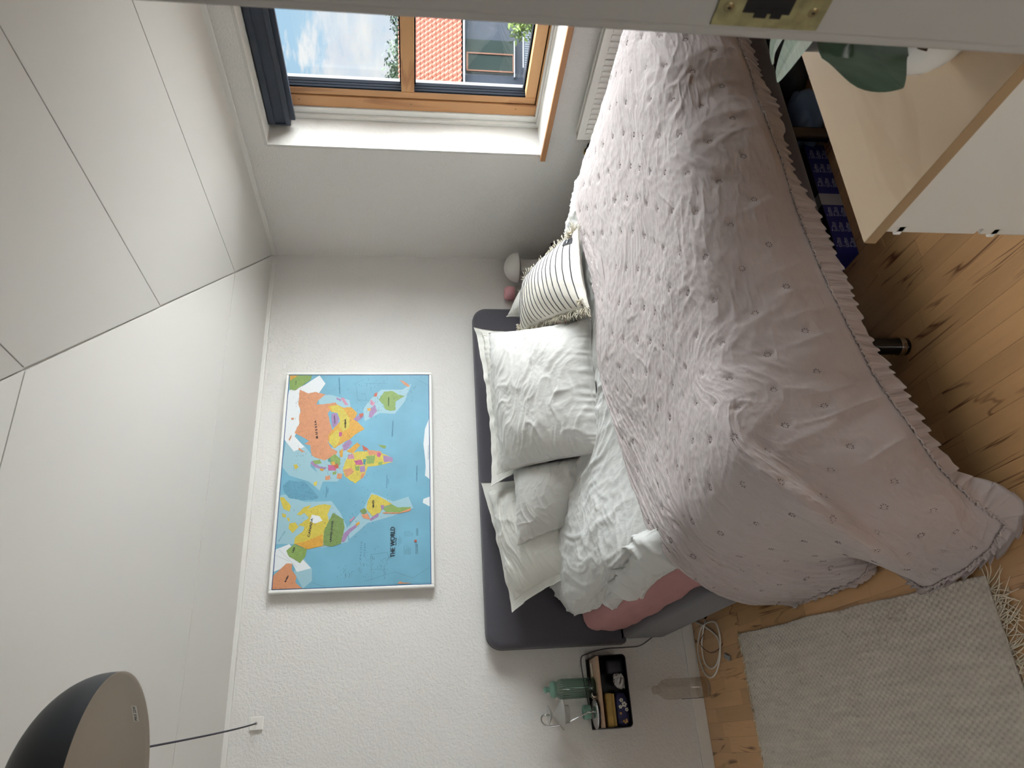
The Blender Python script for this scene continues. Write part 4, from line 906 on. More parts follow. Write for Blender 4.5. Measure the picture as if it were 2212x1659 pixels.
# woven label near the far corner
ti, tj = nn-14, 100
lp = atZ(1240, 517, .80)
i_, j_ = np.unravel_index(np.argmin(((np.stack([cf[..., 0]-EYE[0], cf[..., 1]-EYE[1], cf[..., 2]-EYE[2]], -1)/np.linalg.norm(cf-EYE, axis=-1, keepdims=True)-ray(1238, 521)/np.linalg.norm(ray(1238, 521)))**2).sum(-1)), cf.shape[:2])
i_ = min(max(i_, 4), nn-9); j_ = min(max(j_, 4), nn-9)
mb = MB(); sub_ = cf[i_-4:i_+6, j_-5:j_+6]+cn*.003; mb.grid(sub_-co); mb.grid(sub_[::-1]-co-cn*.001); mb.build('fabric_label', 'care_black', croot, True)
mb = MB(); c = cf[i_+1, j_]-co+cn*.0048; e1 = cf[i_+4, j_]-cf[i_-3, j_]; e1 /= np.linalg.norm(e1); e2 = np.cross(cn, e1)
for (ax, ay, r) in ((-.006, -.004, .006), (.006, -.004, .006), (0, .004, .0055)):
    mb.add([c+e1*(ax+r*cos(2*pi*k/12))+e2*(ay+r*sin(2*pi*k/12)) for k in range(12)], [tuple(range(12))])
mb.build('label_print', 'print_white', croot)

# ================================================================== rug
rg = empty('rug', (-.3, 2.6, 0), label='pale grey woven rag rug with fringed ends on the floor beside the bed', cat='rug'); RO = np.array([-.3, 2.6, 0.])
rx0, rx1, ry0, ry1 = -1.05, .405, 1.82, 3.445
n1, n2 = 480, 400
xs = np.linspace(rx0, rx1, n2); ys = np.linspace(ry0, ry1, n1); X_, Y_ = np.meshgrid(xs, ys)
wig = vn(Y_*9, X_*0, None, 5)*.004*(X_ > rx1-.01)+vn(X_*7, Y_*0, None, 6)*.006*((Y_ > ry1-.01)*1-(Y_ < ry0+.01)*1)
skew = (X_-rx1)*.012
yy = Y_+skew; xx = X_+wig+(ry1-Y_)*-.045*(1)*((X_-rx0)/(rx1-rx0))
rowsn = 104
wv = np.abs(np.sin(Y_*pi*rowsn/(ry1-ry0)))                    # weft ribs
al = .5+.5*np.sin(X_*pi*2*50+np.floor(Y_*rowsn/(ry1-ry0))*pi)
h = .007+.0042*wv**.7*(.35+.65*al)+.0010*fbm(X_*22, Y_*60, 14, 2)+.0022*ridge(X_*5, Y_*3, 15, 2, 2)
h -= .0035*(vn(X_*14, Y_*46, None, 18) > .62)*(vn(X_*3, Y_*3, None, 19) > -.2)
Pr = np.stack([xx, yy, h], -1)
mm = MB().grid(Pr-RO); nrm = len(mm.v)
lo = Pr.copy(); lo[..., 2] = .0006; a, b = Pr.shape[:2]; mm.add((lo-RO).reshape(-1, 3), [])
rim = [(0, j) for j in range(b)]+[(i, b-1) for i in range(1, a)]+[(a-1, j) for j in range(b-2, -1, -1)]+[(i, 0) for i in range(a-2, 0, -1)]
Rr = [i*b+j for i, j in rim]; fs = [(Rr[(k+1) % len(Rr)], nrm+Rr[(k+1) % len(Rr)], nrm+Rr[k], Rr[k]) for k in range(len(Rr))]; mm.f += fs; mm.m += [0]*len(fs)
mm.build('woven_field', 'rug_cotton', rg, True)
R = random.Random(9)
for end in (0, 1):
    mb = MB(); row = Pr[-1] if end else Pr[0]; sg = 1 if end else -1; x = 4
    while x < len(row)-2:
        for k in range(4):
            p = row[x].copy(); p[2] = .004; L_ = R.uniform(.02, .05) if end else R.uniform(.05, .10); ang = R.gauss(0, .45)
            pts = [p, p+np.array([sin(ang)*L_*.5, sg*cos(ang)*L_*.5, .004]), p+np.array([sin(ang*1.6)*L_, sg*cos(ang*1.4)*L_, -.001])]
            mb.tube([q-RO for q in pts], [.0016, .0014, .0009], 4)
        x += R.choice([2, 3, 4, 6])
    mb.build('fringe', 'fringe_cotton', rg, True, kind='stuff')

# ================================================================== wall shelves
def shelf(loc, **tags):
    r = empty('wall_shelf', loc, **tags); w, d, z0, z1 = .17, .198, .447-.60, .612-.60; t = .004
    # open-fronted sheet steel tray with rounded lower corners
    def prof(ins):
        P_ = []; rr = .022-ins
        for cx, cz, a0 in ((w-.022, z0+.022, 0), (-w+.022, z0+.022, -pi/2)):
            for i in range(7): a = a0-pi/2*i/6; P_.append((cx+rr*cos(a), cz+rr*sin(a)))
        return [(w-ins, z1)]+P_+[(-w+ins, z1)]
    A, B = prof(0), prof(t); m = MB(); n = len(A)
    vs = [(p[0], -d, p[1]) for p in A]+[(p[0], 0, p[1]) for p in A]+[(p[0], -d, p[1]) for p in B]+[(p[0], 0, p[1]) for p in B]; f = []
    for i in range(n-1): f += [(i, i+1, n+i+1, n+i), (2*n+i, 3*n+i, 3*n+i+1, 2*n+i+1), (i, 2*n+i, 2*n+i+1, i+1), (n+i, n+i+1, 3*n+i+1, 3*n+i)]
    f += [(0, n, 3*n, 2*n), (n-1, 3*n-1, 4*n-1, 2*n-1)]
    m.add(vs, f).build('steel_tray', 'black_metal', r)
    part('back_plate', 'black_metal', r, ((-w+.004, -.003, z0+.005), (w-.004, -.0005, z1)))
    part('top_board', 'shelf_wood', r, ((-w+.005, -d+.002, -.012), (w-.005, -.034, 0)), bev=.001)
    part('lip', 'shelf_wood', r, ((-w+.005, -d-.001, -.013), (w-.005, -d+.004, .001)))
    return r
s1 = shelf((.217, 4.081, .60), label='black steel wall shelf with a wooden top, left of the bed', cat='shelf')
s2 = shelf((2.788, 4.081, .60), label='black steel wall shelf with a wooden top, in the corner right of the bed', cat='shelf')
# --- things on the left shelf
def relbuild(mb, name, m, root, smooth=True, **k): return mb.build(name, m, root, smooth, **k)
t = empty('water_bottle', (.243, 3.978, .601), label='tall mint green water bottle standing on the left wall shelf', cat='bottle')
pr = [(.0, 0), (.042, 0), (.047, .006), (.048, .03), (.046, .035), (.047, .04), (.048, .17), (.046, .185), (.036, .198), (.034, .204)]
MB().lathe(pr, n=40).build('body', 'mint_plastic', t, True)
MB().lathe([(.0, .004), (.0475, .004), (.0488, .012), (.0488, .028), (.0475, .034), (0, .034)], n=40).build('base_cup', 'mint_plastic', t, True)
cpp = MB().lathe([(.037, .203), (.040, .204), (.040, .216), (.036, .226), (.020, .232), (.0, .232)], n=36).build('cap', 'mint_cap', t, True)
MB().lathe([(.013, .231), (.012, .246), (.015, .249), (.015, .258), (.009, .263), (0, .263)], n=24).build('spout', 'mint_cap', cpp, True)
rb = MB()
for k in range(22):
    a = 2*pi*k/22; rb.tube([(.0465*cos(a), .0465*sin(a), .045), (.0478*cos(a), .0478*sin(a), .172)], .0011, 5)
rb.build('ribs', 'mint_plastic', t, True)
t = empty('lidded_jar', (.130, 3.985, .601), label='short clear jar with a mint green lid beside the chrome lamp', cat='jar')
MB().lathe([(0, 0), (.030, 0), (.032, .004), (.032, .034), (.029, .038)], n=32).build('jar_body', 'clear_plastic', t, True)
MB().lathe([(.030, .032), (.034, .033), (.034, .066), (.032, .069), (.027, .069), (.027, .064), (0, .064)], n=36).build('lid', 'mint_cap', t, True)
MB().lathe([(.014, .064), (.016, .067), (.018, .067), (.019, .064)], n=24).build('lid_ring', 'mint_cap', t, True)
# chrome table lamp with frosted glass shades
t = empty('table_lamp', (.118, 3.95, .601), label='small chrome table lamp with two frosted glass shades on the left shelf', cat='lamp')
MB().lathe([(0, 0), (.070, 0), (.072, .003), (.071, .016), (.064, .020), (0, .024)], n=48).build('base', 'chrome', t, True)
MB().lathe([(.0705, .0035), (.0728, .005), (.0728, .013), (.0705, .0145)], n=48).build('base_band', 'gloss_black', t, True)
MB().tube([(.01, -.01, .02), (.01, -.01, .062)], .0045, 12).build('post_socket', 'chrome', t, True)
arm = [(.01, -.01, .055), (-.010, .0, .10), (-.030, .008, .16), (-.042, .012, .215), (-.040, .012, .262), (-.022, .008, .286), (.000, .004, .288), (.008, .002, .278)]
A_ = catmull(np.array(arm), 0, 40); MB().tube(list(A_), .0042, 12).build('curved_arm', 'chrome', t, True)
MB().tube([(.008, .002, .282), (.008, .002, .246)], .005, 12).build('lamp_holder', 'chrome', t, True)
lc = (.008, .002, 0)
MB().lathe([(.006, .232), (.020, .236), (.044, .250), (.045, .2515), (.043, .2515), (.019, .2385), (.006, .235)], lc, 40).build('upper_shade', 'frosted_glass', t, True)
MB().lathe([(.006, .232), (.012, .226), (.030, .214), (.055, .196), (.072, .182), (.0725, .180), (.0705, .180), (.053, .193), (.029, .210), (.011, .222)], lc, 48).build('lower_shade', 'frosted_glass', t, True)
MB().lathe([(.040, .186), (.042, .180), (.042, .150), (.040, .150), (.040, .180)], lc, 40).build('inner_glass', 'frosted_glass', t, True)
# watch and pencil on the shelf top
t = empty('wrist_watch', (.205, 3.92, .601), .5, label='steel wrist watch lying at the front edge of the left shelf', cat='watch')
b = MB()
for k in range(14):
    a = 2*pi*k/14; c, s_ = cos(a), sin(a); b.box((.018*c-.003, .011-.002+.0*s_, .016+.014*s_-.0025), (.018*c+.003, .011+.004, .016+.014*s_+.0025), .001)
b.build('link_bracelet', 'watch_steel', t, True)
MB().lathe([(0, 0), (.015, 0), (.016, .002), (.016, .008), (.013, .010), (0, .010)], (0, -.004, .016), 28, 'y').build('watch_case', 'watch_steel', t, True)
MB().lathe([(0, .0), (.012, 0), (.012, .001), (0, .001)], (0, -.005, .016), 24, 'y').build('dial', 'black_metal', t, True)
t = empty('pencil', (.345, 3.99, .603), label='white pencil lying on the left shelf behind the tall green bottle', cat='pencil')
MB().tube([(.015, 0, .002), (-.045, -.005, .002), (-.052, -.0055, .0015)], [.0028, .0028, .0006], 6).build('shaft', 'cable_white', t)
# --- things inside the left shelf
t = empty('mustard_box', (.130, 3.95, .523), label='mustard yellow box lying on the floral pouch inside the left shelf', cat='box')
part('lid', 'mustard', t, ((-.078, -.055, .012), (.078, .06, .046)), bev=.008, smooth=True); part('tray', 'mustard', t, ((-.074, -.051, .0), (.074, .056, .013)), bev=.003)
t = empty('floral_pouch', (.130, 3.95, .452), label='navy pouch printed with cream and gold flowers inside the left shelf', cat='pouch')
bm = bmesh.new(); bmesh.ops.create_uvsphere(bm, u_segments=36, v_segments=20, radius=1)
for v in bm.verts:
    c = v.co; c.x = math.copysign(abs(c.x)**.6, c.x)*.082; c.y = math.copysign(abs(c.y)**.6, c.y)*.062; c.z = math.copysign(abs(c.z)**.7, c.z)*.034+.035+float(vn(c.x*30, c.y*30, c.z*30, 3))*.003
mb = MB(); mb.bm(bm); bm.free(); pb_ = mb.build('pouch_body', 'floral_navy', t, True)
R = random.Random(12)
for k, (fx, fz, r, m_) in enumerate([(.012, .048, .009, 'petal_cream'), (.022, .028, .013, 'petal_cream'), (-.002, .018, .009, 'petal_cream'), (-.052, .030, .013, 'petal_gold'), (.042, .040, .010, 'petal_cream'), (-.018, .05, .006, 'petal_gold')]):
    mb = MB()
    yv = -.062*(1-abs(fx/.082)**3)**.33*(1-abs((fz-.035)/.036)**3)**.33-.0012 if abs(fx) < .08 else -.03
    for p in range(5):
        a = 2*pi*p/5+k; c = (fx+cos(a)*r*.62, yv, fz+sin(a)*r*.62); mb.lathe([(0, -.0012), (r*.42, -.0008), (r*.42, .001)], c, 10, 'y')
    mb.build('printed_flower', m_, pb_, True)
t = empty('crumpled_sock', (.262, 3.925, .452), label='crumpled pale grey sock inside the left shelf', cat='sock')
for k in range(3):
    pts = []
    for i in range(26):
        a = i*.34+k*1.4; pts.append((.026*cos(a)*(1-.1*k)+.010*sin(i*1.3), -.012*k+.012*sin(i*.9+k), .034+.020*sin(a*1.2+k)))
    MB().tube(pts, [.008+.0025*sin(i*2.1) for i in range(26)], 8).build('fold', 'crumpled_grey', t, True)
t = empty('black_case', (.33, 3.96, .452), label='dark rounded case at the right end inside the left shelf', cat='case')
part('shell', 'box_black', t, ((-.035, -.05, 0), (.04, .07, .095)), bev=.02, smooth=True)
# --- right shelf things
t = empty('mushroom_lamp', (2.807, 3.955, .601), label='matt white mushroom table lamp on the corner shelf', cat='lamp')
MB().lathe([(0, 0), (.064, 0), (.065, .004), (.048, .218), (.044, .222), (0, .222)], n=44).build('stem', 'mushroom_white', t, True)
MB().lathe([(.038, .218), (.038, .240)], n=32).build('collar', 'radiator_grille', t, True)
hd = [(.094, .231), (.097, .233)]+[(.097*cos(a), .234+.090*sin(a)) for a in np.linspace(.06, pi/2, 14)]
hd[-1] = (0, .324); MB().lathe([(0, .229)]+hd, n=52).build('dome_shade', 'mushroom_white', t, True)
t = empty('drinking_bottle', (2.655, 4.028, .601), label='clear bottle with a pink cap standing right of the headboard', cat='bottle')
MB().lathe([(0, .001), (.042, .001), (.0455, .008), (.0455, .250), (.040, .262), (.034, .264)], n=36).build('body', 'clear_plastic', t, True)
MB().lathe([(.0458, .236), (.0466, .238), (.0466, .250), (.0458, .252)], n=36).build('neck_ring', 'clear_plastic', t, True)
MB().lathe([(.040, .258), (.046, .260), (.047, .292), (.043, .312), (.030, .322), (0, .316)], n=32).build('cap', 'pink_cap', t, True)
b = MB()
for k in range(5): b.box((-.034+.003*k, -.0455+.001*k, .232-.013*k), (-.026+.003*k, -.0435, .2335-.013*k))
b.build('graduation_marks', 'ink', t)
t = empty('photo_card', (2.86, 3.93, .602), .3, label='small white framed card leaning inside the corner shelf', cat='card')
part('card', 'frame_white', t, ((-.03, -.004, 0), (.03, 0, .045)), bev=.001)
# cable from the left shelf to the floor
def cable(name, pts, r, m, n=60, **tags):
    P_ = np.array(pts, float); o = P_[-1].copy(); root = empty(name, o, **tags); MB().tube(list(catmull(P_, 0, n)-o), r, 8).build('cord', m, root, True); return root
cable('power_cord', [(.10, 4.066, .612), (.25, 4.07, .63), (.385, 4.068, .638), (.415, 4.068, .60), (.435, 4.07, .50), (.437, 4.07, .38), (.445, 4.072, .30), (.50, 4.072, .20), (.56, 4.05, .05), (.6, 4.03, .008)], .0028, 'cable_grey', label='thin grey power cord running from the left shelf down behind the headboard', cat='cord')
# white cable loops on the floor by the bed
def FZ(x, y, z=.006): return atZ(x, y, z)
lp1 = [FZ(1495, 1340), FZ(1520, 1352), FZ(1548, 1375), FZ(1556, 1410), FZ(1548, 1450), FZ(1535, 1463), FZ(1520, 1450), FZ(1508, 1410), FZ(1510, 1375), FZ(1520, 1350, .012), FZ(1545, 1345, .014), FZ(1556, 1385, .012), FZ(1550, 1430, .012), FZ(1536, 1444, .012), FZ(1522, 1430, .014), FZ(1516, 1395, .012), FZ(1519, 1360, .010), FZ(1525, 1340, .006)]
cable('cable_coil', lp1, .0042, 'cable_white', 160, label='coiled white cable on the floor beside the left bed rail', cat='cable')
cable('thin_cable', [FZ(1520, 1370, .016), FZ(1512, 1390, .016), FZ(1530, 1408, .012), FZ(1545, 1408, .01), FZ(1556, 1398, .008), FZ(1561, 1390, .006)], .0016, 'cable_dark', 60, label='thin dark wire lying across the white cable coil', cat='wire')
pc = FZ(1570, 1418, .012); t = empty('euro_plug', pc, 1.2, label='flat clear two-pin plug on the floor between the cable coil and the rug', cat='plug')
part('plug_body', 'bin_plastic', t, ((-.035, -.013, -.007), (.02, .013, .006)), bev=.005, smooth=True)
for k in (-1, 1): MB().tube([(.02, .008*k, 0), (.040, .010*k, 0)], .0022, 8).build('pin', 'chrome', t, True)
# clear bottle on the floor by the wall
fb = FZ(1528, 1484, 0.001); t = empty('floor_bottle', (fb[0], fb[1], 0.001), label='empty clear plastic bottle standing on the floor against the back wall', cat='bottle')
MB().lathe([(0, .0), (.046, 0), (.05, .006), (.05, .215), (.044, .24), (.024, .262), (.020, .268)], n=40).build('body', 'clear_plastic', t, True)
MB().lathe([(.0195, .262), (.0195, .29), (.015, .296), (0, .297)], n=28).build('cap', 'clear_plastic', t, True)
MB().lathe([(.0502, .018), (.0512, .02), (.0512, .045), (.0502, .047)], n=40).build('bottom_band', 'clear_plastic', t, True)
b = MB(); zz = [.03+.0015*i for i in range(90)]; a0 = math.atan2(-fb[1], -fb[0])-1.35
b.tube([(.0508*cos(a0+.05*sin(z*160)), .0508*sin(a0+.05*sin(z*160)), z) for z in zz[:80]], .0011, 5); b.build('scribbled_line', 'ink', t, True)
# ================================================================== radiator
rd = empty('radiator', (2.9, 2.2, .2), label='white panel radiator with vertical flutes under the window', cat='radiator')
x0r, x1r, y0r, y1r, z0r, z1r = 2.868, 2.935, 1.55, 2.875, .14, .645
def rr_(a, b2): return ((a[0]-2.9, a[1]-2.2, a[2]-.2), (b2[0]-2.9, b2[1]-2.2, b2[2]-.2))
part('front_panel', 'enamel_white', rd, rr_((x0r+.006, y0r, z0r), (x0r+.018, y1r, z1r)), bev=.004)
part('back_panel', 'enamel_white', rd, rr_((x1r-.012, y0r, z0r), (x1r, y1r, z1r)), bev=.004)
part('top_grille', 'radiator_grille', rd, rr_((x0r+.018, y0r+.01, z1r-.012), (x1r-.012, y1r-.01, z1r-.006)))
part('side_cover', 'enamel_white', rd, rr_((x0r+.008, y1r-.004, z0r+.01), (x1r-.004, y1r+.003, z1r)), bev=.002)
part('wall_bracket', 'enamel_white', rd, rr_((x1r, 2.55, z0r+.1), (XR-.0005, 2.58, z1r-.02)))
yy = y1r-.035; fluted = None
while yy > y0r+.02:
    if fluted is None: fluted = part('flute', 'enamel_white', rd, rr_((x0r, -.011+2.2, z0r+.03), (x0r+.009, .011+2.2, z1r-.035)), bev=.004, smooth=True); o = fluted
    else: o = bpy.data.objects.new('flute', fluted.data); COL.objects.link(o); o.parent = rd
    o.location = (0, yy-2.2, 0); yy -= .0335
fin = MB(); yy = y1r-.02
while yy > y0r+.02: fin.box((x0r+.02-2.9, yy-.001-2.2, z0r+.02-.2), (x1r-.014-2.9, yy+.001-2.2, z1r-.014-.2)); yy -= .02
fin.build('convector_fins', 'radiator_grille', rd, kind='stuff')
b = MB().lathe([(.0, -.03), (.016, -.03), (.018, -.02), (.018, .01), (.022, .012), (.024, .03), (.021, .036), (0, .036)], (2.90-2.9, 2.965-2.2, .555-.2), 24, 'y'); vv_ = b.build('valve_body', 'gloss_black', rd, True)
MB().lathe([(.0245, .018), (.0275, .020), (.0275, .032), (.0245, .034)], (2.90-2.9, 2.965-2.2, .555-.2), 28, 'y').build('gold_ring', 'mustard', vv_, True)
MB().tube([(0, 2.94-2.2, .355), (0, 2.87-2.2, .355)], .008, 12).build('valve_stem', 'chrome', rd, True)
# ================================================================== dresser and plant
dr = empty('dresser', (.95, .73, 0), label='white drawer unit with a birch top in front of the bed foot', cat='dresser')
def dd(a, b2): return ((a[0]-.95, a[1]-.73, a[2]), (b2[0]-.95, b2[1]-.73, b2[2]))
part('top_board', 'birch', dr, dd((.724, .512, .729), (1.178, .932, .75)), bev=.0012)
part('edge_band', 'birch_edge', dr, dd((.7236, .512, .7295), (.7246, .9315, .7495)))
part('side_panel', 'door_white', dr, dd((.735, .515, .02), (.751, .900, .729)), bev=.001); part('side_panel', 'door_white', dr, dd((1.151, .515, .02), (1.167, .900, .729)), bev=.001)
part('back_panel', 'door_white', dr, dd((.751, .515, .03), (1.151, .520, .729))); part('bottom_panel', 'door_white', dr, dd((.751, .52, .03), (1.151, .90, .046)))
part('plinth', 'door_white', dr, dd((.751, .86, 0), (1.151, .875, .03)))
for k in range(4):
    z1_ = .722-k*.174; f_ = part('drawer_front', 'door_white', dr, dd((.737, .901, z1_-.170), (1.165, .917, z1_-.004)), bev=.002)
    hz = z1_-.03
    part('drawer_pull', 'chrome', f_, dd((.742, .917, hz-.008), (.90, .928, hz)), bev=.002)
    part('pull_end', 'frame_white', f_, dd((.737, .902, hz-.006), (.742, .924, hz+.006)), bev=.001)
def leaf(name, pts, wid, m, root, off, fold=.18, n=40, pw=.9, ex=.8, **kw):
    P_ = catmull(np.array(pts, float), 0, n); tg = np.gradient(P_, axis=0); tg /= np.linalg.norm(tg, axis=1, keepdims=True)
    view = (EYE-P_); view /= np.linalg.norm(view, axis=1, keepdims=True); up_ = np.array([0, 0, 1.0])*.7+view*.6
    s_ = np.cross(tg, up_); s_ /= np.linalg.norm(s_, axis=1, keepdims=True); nn_ = np.cross(s_, tg); K = 13; G_ = np.zeros((n, K, 3)); B_ = np.zeros((n, K, 3))
    t_ = np.linspace(0, 1, n); w_ = wid*np.sin(pi*np.clip(t_, 0, 1)**pw)**ex; w_[0] = wid*.15; w_[-1] = wid*.02
    for k in range(K):
        q = k/(K-1)*2-1; G_[:, k] = P_+s_*(w_*q)[:, None]+nn_*(abs(q)**1.3*w_*fold-.0015*np.exp(-(q/.08)**2))[:, None]; B_[:, k] = G_[:, k]-nn_*.0022*(1-abs(q)**4)
    mb = MB().grid(G_-off); n0 = len(mb.v); mb.add((B_-off).reshape(-1, 3), [(i*K+j, i*K+j+1, (i+1)*K+j+1, (i+1)*K+j) for i in range(n-1) for j in range(K-1)]); mb.build(name, m, root, True, **kw)
# orchid in a white glazed pot
op = np.array([.852, .625, .751]); t = empty('potted_orchid', op, label='broad-leaved orchid in a glossy white round pot on the dresser', cat='plant')
MB().lathe([(0, 0), (.030, 0), (.033, .003), (.045, .02), (.056, .045), (.058, .066), (.054, .086), (.049, .098), (.046, .098), (.050, .084), (.0, .076)], n=48).build('pot', 'glaze_white', t, True)
MB().lathe([(0, .076), (.049, .084), (.045, .088), (0, .090)], n=24).build('bark_mix', 'bark', t, True)
crown = op+np.array([.0, .0, .09])
tip2 = atZ(1951, 190, .865); tip2m = atZ(1880, 130, .93); leaf('leaf', [crown, crown+np.array([.01, .02, .045]), atZ(1856, 30, .945), atZ(1868, 85, .935), atZ(1902, 145, .90), tip2], .058, 'leaf_green', t, op, pw=1.15, ex=.95)
leaf('leaf', [crown+np.array([.02, 0, 0]), crown+np.array([.04, .03, .05]), atZ(1790, 0, .96), atZ(1742, 60, .94), atZ(1705, 120, .90), atZ(1677, 170, .855)], .030, 'leaf_pale', t, op, pw=1.1, ex=.5, label='pale silvery leaf')
leaf('leaf', [crown+np.array([.03, 0, 0]), crown+np.array([.07, .03, .05]), atZ(1740, -20, .95), atZ(1700, 40, .92), atZ(1672, 100, .88), atZ(1668, 140, .85)], .022, 'leaf_pale', t, op)
leaf('leaf', [crown, crown+np.array([-.03, -.02, .06]), crown+np.array([.05, -.06, .10]), crown+np.array([.12, -.08, .06])], .045, 'leaf_green', t, op)
for k in range(4):
    a = k*1.7; MB().tube([crown+np.array([0, 0, -.01])-op, crown-op+np.array([.04*cos(a), .04*sin(a), .012]), crown-op+np.array([.06*cos(a), .06*sin(a), -.015])], [.004, .0035, .002], 7).build('air_root', 'bark', t, True)
gp = atZ(1795, 98, .751); t = empty('tea_light_holder', gp+np.array([.03, -.01, 0]), label='small dark grey cup with a white rim on the dresser behind the orchid', cat='cup')
MB().lathe([(0, 0), (.034, 0), (.038, .004), (.040, .055), (.036, .057), (.034, .01), (0, .008)], n=40).build('cup', 'glaze_grey', t, True)
MB().lathe([(0, 0), (.040, 0), (.042, .003), (.041, .007), (.0, .004)], n=40).build('white_foot', 'glaze_white', t, True)
# ================================================================== things under the bed foot
bx = empty('shoe_print_box', (1.70, 2.05, 0), label='navy cardboard box printed with shoe outlines on the floor at the bed foot', cat='box')
xb0, xb1, yb0, yb1, hbx = 1.432, 1.92, 1.900, 2.28, .080
def bb(a, b2): return ((a[0]-1.70, a[1]-2.05, a[2]), (b2[0]-1.70, b2[1]-2.05, b2[2]))
part('front_side', 'box_navy', bx, bb((xb0, yb0, .002), (xb1, yb0+.003, hbx))); part('back_side', 'box_navy', bx, bb((xb0, yb1-.003, .002), (xb1, yb1, hbx)))
part('end_side', 'box_navy', bx, bb((xb0, yb0+.003, .002), (xb0+.003, yb1-.003, hbx)), ); part('end_side', 'box_navy', bx, bb((xb1-.003, yb0+.003, .002), (xb1, yb1-.003, hbx)))
part('flap', 'box_black', bx, bb((xb0, yb0, hbx), (1.70, yb1, hbx+.002))); part('flap', 'box_black', bx, bb((1.702, yb0, hbx), (xb1, yb1, hbx+.0025)))
part('base', 'box_navy', bx, bb((xb0+.003, yb0+.003, .001), (xb1-.003, yb1-.003, .004)))
part('packing_tape', 'tape_grey', bx, bb((1.640, yb0-.001, .002), (1.690, yb0, hbx+.003)), bb((1.640, yb0-.001, hbx+.0025), (1.690, yb1, hbx+.0032)))
pic = MB(); R = random.Random(2)
def stroke(pts, w=.0011):
    for a, b2 in zip(pts[:-1], pts[1:]):
        a = np.array(a); b2 = np.array(b2); d = b2-a; L_ = np.linalg.norm(d)+1e-9; n_ = np.array([-d[1], d[0]])/L_*w/2
        q = [a-n_, b2-n_, b2+n_, a+n_]; pic.add([(p[0]-1.70, yb0-.0016-2.05, p[1]) for p in q], [(0, 1, 2, 3)])
for c in range(8):
    for r in range(3):
        cx = xb0+.045+c*.066; cz = hbx-.016-r*.025
        if 1.62 < cx < 1.71: continue
        s = .019
        kind_ = (c+r*2) % 3
        if kind_ == 0: o_ = [(-1, -.4), (1, -.4), (1, -.1), (.5, .05), (.1, .4), (-.1, .5), (-.6, .1), (-.9, .3), (-1, .2), (-1, -.4)]
        elif kind_ == 1: o_ = [(-1, -.4), (1, -.4), (1, 0), (.2, .2), (-.1, .9), (-.8, .9), (-.9, .2), (-1, -.4)]
        else: o_ = [(-1, -.5), (1, -.3), (1, -.15), (.3, 0), (0, .25), (-.3, 0), (-.6, -.1), (-.7, .35), (-1, .3), (-1, -.5)]
        stroke([(cx+p[0]*s, cz+p[1]*s*.5) for p in o_]); stroke([(cx-s, cz-.0085), (cx+s, cz-.008)]); stroke([(cx-s, cz+.010), (cx-s+.007, cz+.010)], .0016)
        stroke([(cx+.3*s, cz+.1*s), (cx+.1*s, cz-.1*s)]); stroke([(cx+.1*s, cz+.25*s), (cx-.1*s, cz)])
pic.build('printed_icons', 'print_white', bx, kind='stuff')
bn = empty('storage_bin', (1.27, 2.02, 0), label='grey translucent plastic storage bin under the bed foot, next to the navy box', cat='storage bin')
def bq(a, b2): return ((a[0]-1.27, a[1]-2.02, a[2]), (b2[0]-1.27, b2[1]-2.02, b2[2]))
part('tub', 'bin_plastic', bn, bq((1.13, 1.985, .002), (1.415, 2.40, .135)), bev=.02, smooth=True)
part('lid', 'bin_plastic', bn, bq((1.122, 1.977, .135), (1.423, 2.408, .150)), bev=.005, smooth=True)
q = MB().lathe([(0, -.002), (.009, -.0015), (.009, .002)], (1.19-1.27, 1.983-2.02, .03), 18, 'y'); q.build('wheel_hub', 'box_black', bn, True)
part('clip', 'bin_plastic', bn, bq((1.24, 1.973, .10), (1.30, 1.983, .152)), bev=.003)
def bag(name, c, size, m, seed, **tags):
    r = empty(name, c, **tags); bm = bmesh.new(); bmesh.ops.create_uvsphere(bm, u_segments=40, v_segments=24, radius=1)
    for v in bm.verts:
        x, y, z = v.co; k = 1+.16*float(vn(x*2.2, y*2.2, z*2.2, seed))+.10*float(ridge(np.array(x*4+z*2), np.array(y*4-z), seed+1))
        v.co = Vector((math.copysign(abs(x)**.8, x)*size[0]*k, math.copysign(abs(y)**.8, y)*size[1]*k, max(-size[2]*.96, math.copysign(abs(z)**.8, z)*size[2]*k)+size[2]))
    mb = MB(); mb.bm(bm); bm.free(); mb.build('body', m, r, True)
    MB().tube([(-.05, 0, size[2]*1.9), (-.02, .01, size[2]*1.9+.03), (.03, .0, size[2]*1.9+.03), (.06, 0, size[2]*1.85)], .006, 8).build('strap', m, r, True)
bag('cloth_bag', (2.03, 1.93, 0), (.10, .13, .055), 'bag_blue', 3, label='slumped grey blue cloth bag behind the navy box', cat='bag')
bag('duffel_bag', (2.32, 1.93, 0), (.16, .17, .075), 'bag_dark', 8, label='dark duffel bag on the floor near the bed foot under the pale leaf', cat='bag')
# ================================================================== pendant lamp and its wall outlet
t = empty('pendant_lamp', (-.046, 1.65, 2.072), label='large black dome pendant lamp with a beige inside, hanging high at left', cat='lamp')
PR = [(.225, 0), (.2245, .012)]+[(.2245*cos(a)**.9, .012+.150*sin(a)) for a in np.linspace(.05, 1.36, 18)]
IN = [(r-.0022 if r > .01 else r, z-.002) for r, z in PR[::-1]]
MB().lathe(PR, n=96).build('dome', 'lamp_black', t, True); d_ = MB().lathe(IN[:-1]+[(.2225, .001), (.225, 0)], n=96).build('dome_lining', 'lamp_inside', t, True, label='beige inside of the dome')
MB().lathe([(PR[-1][0], .157), (.052, .162), (.046, .178), (.038, .235), (.010, .268), (0, .27)], n=40).build('neck', 'lamp_black', t, True)
MB().lathe([(.018, .16), (.020, .12), (.017, .11), (0, .11)], n=28).build('bulb_socket', 'frame_white', t, True)
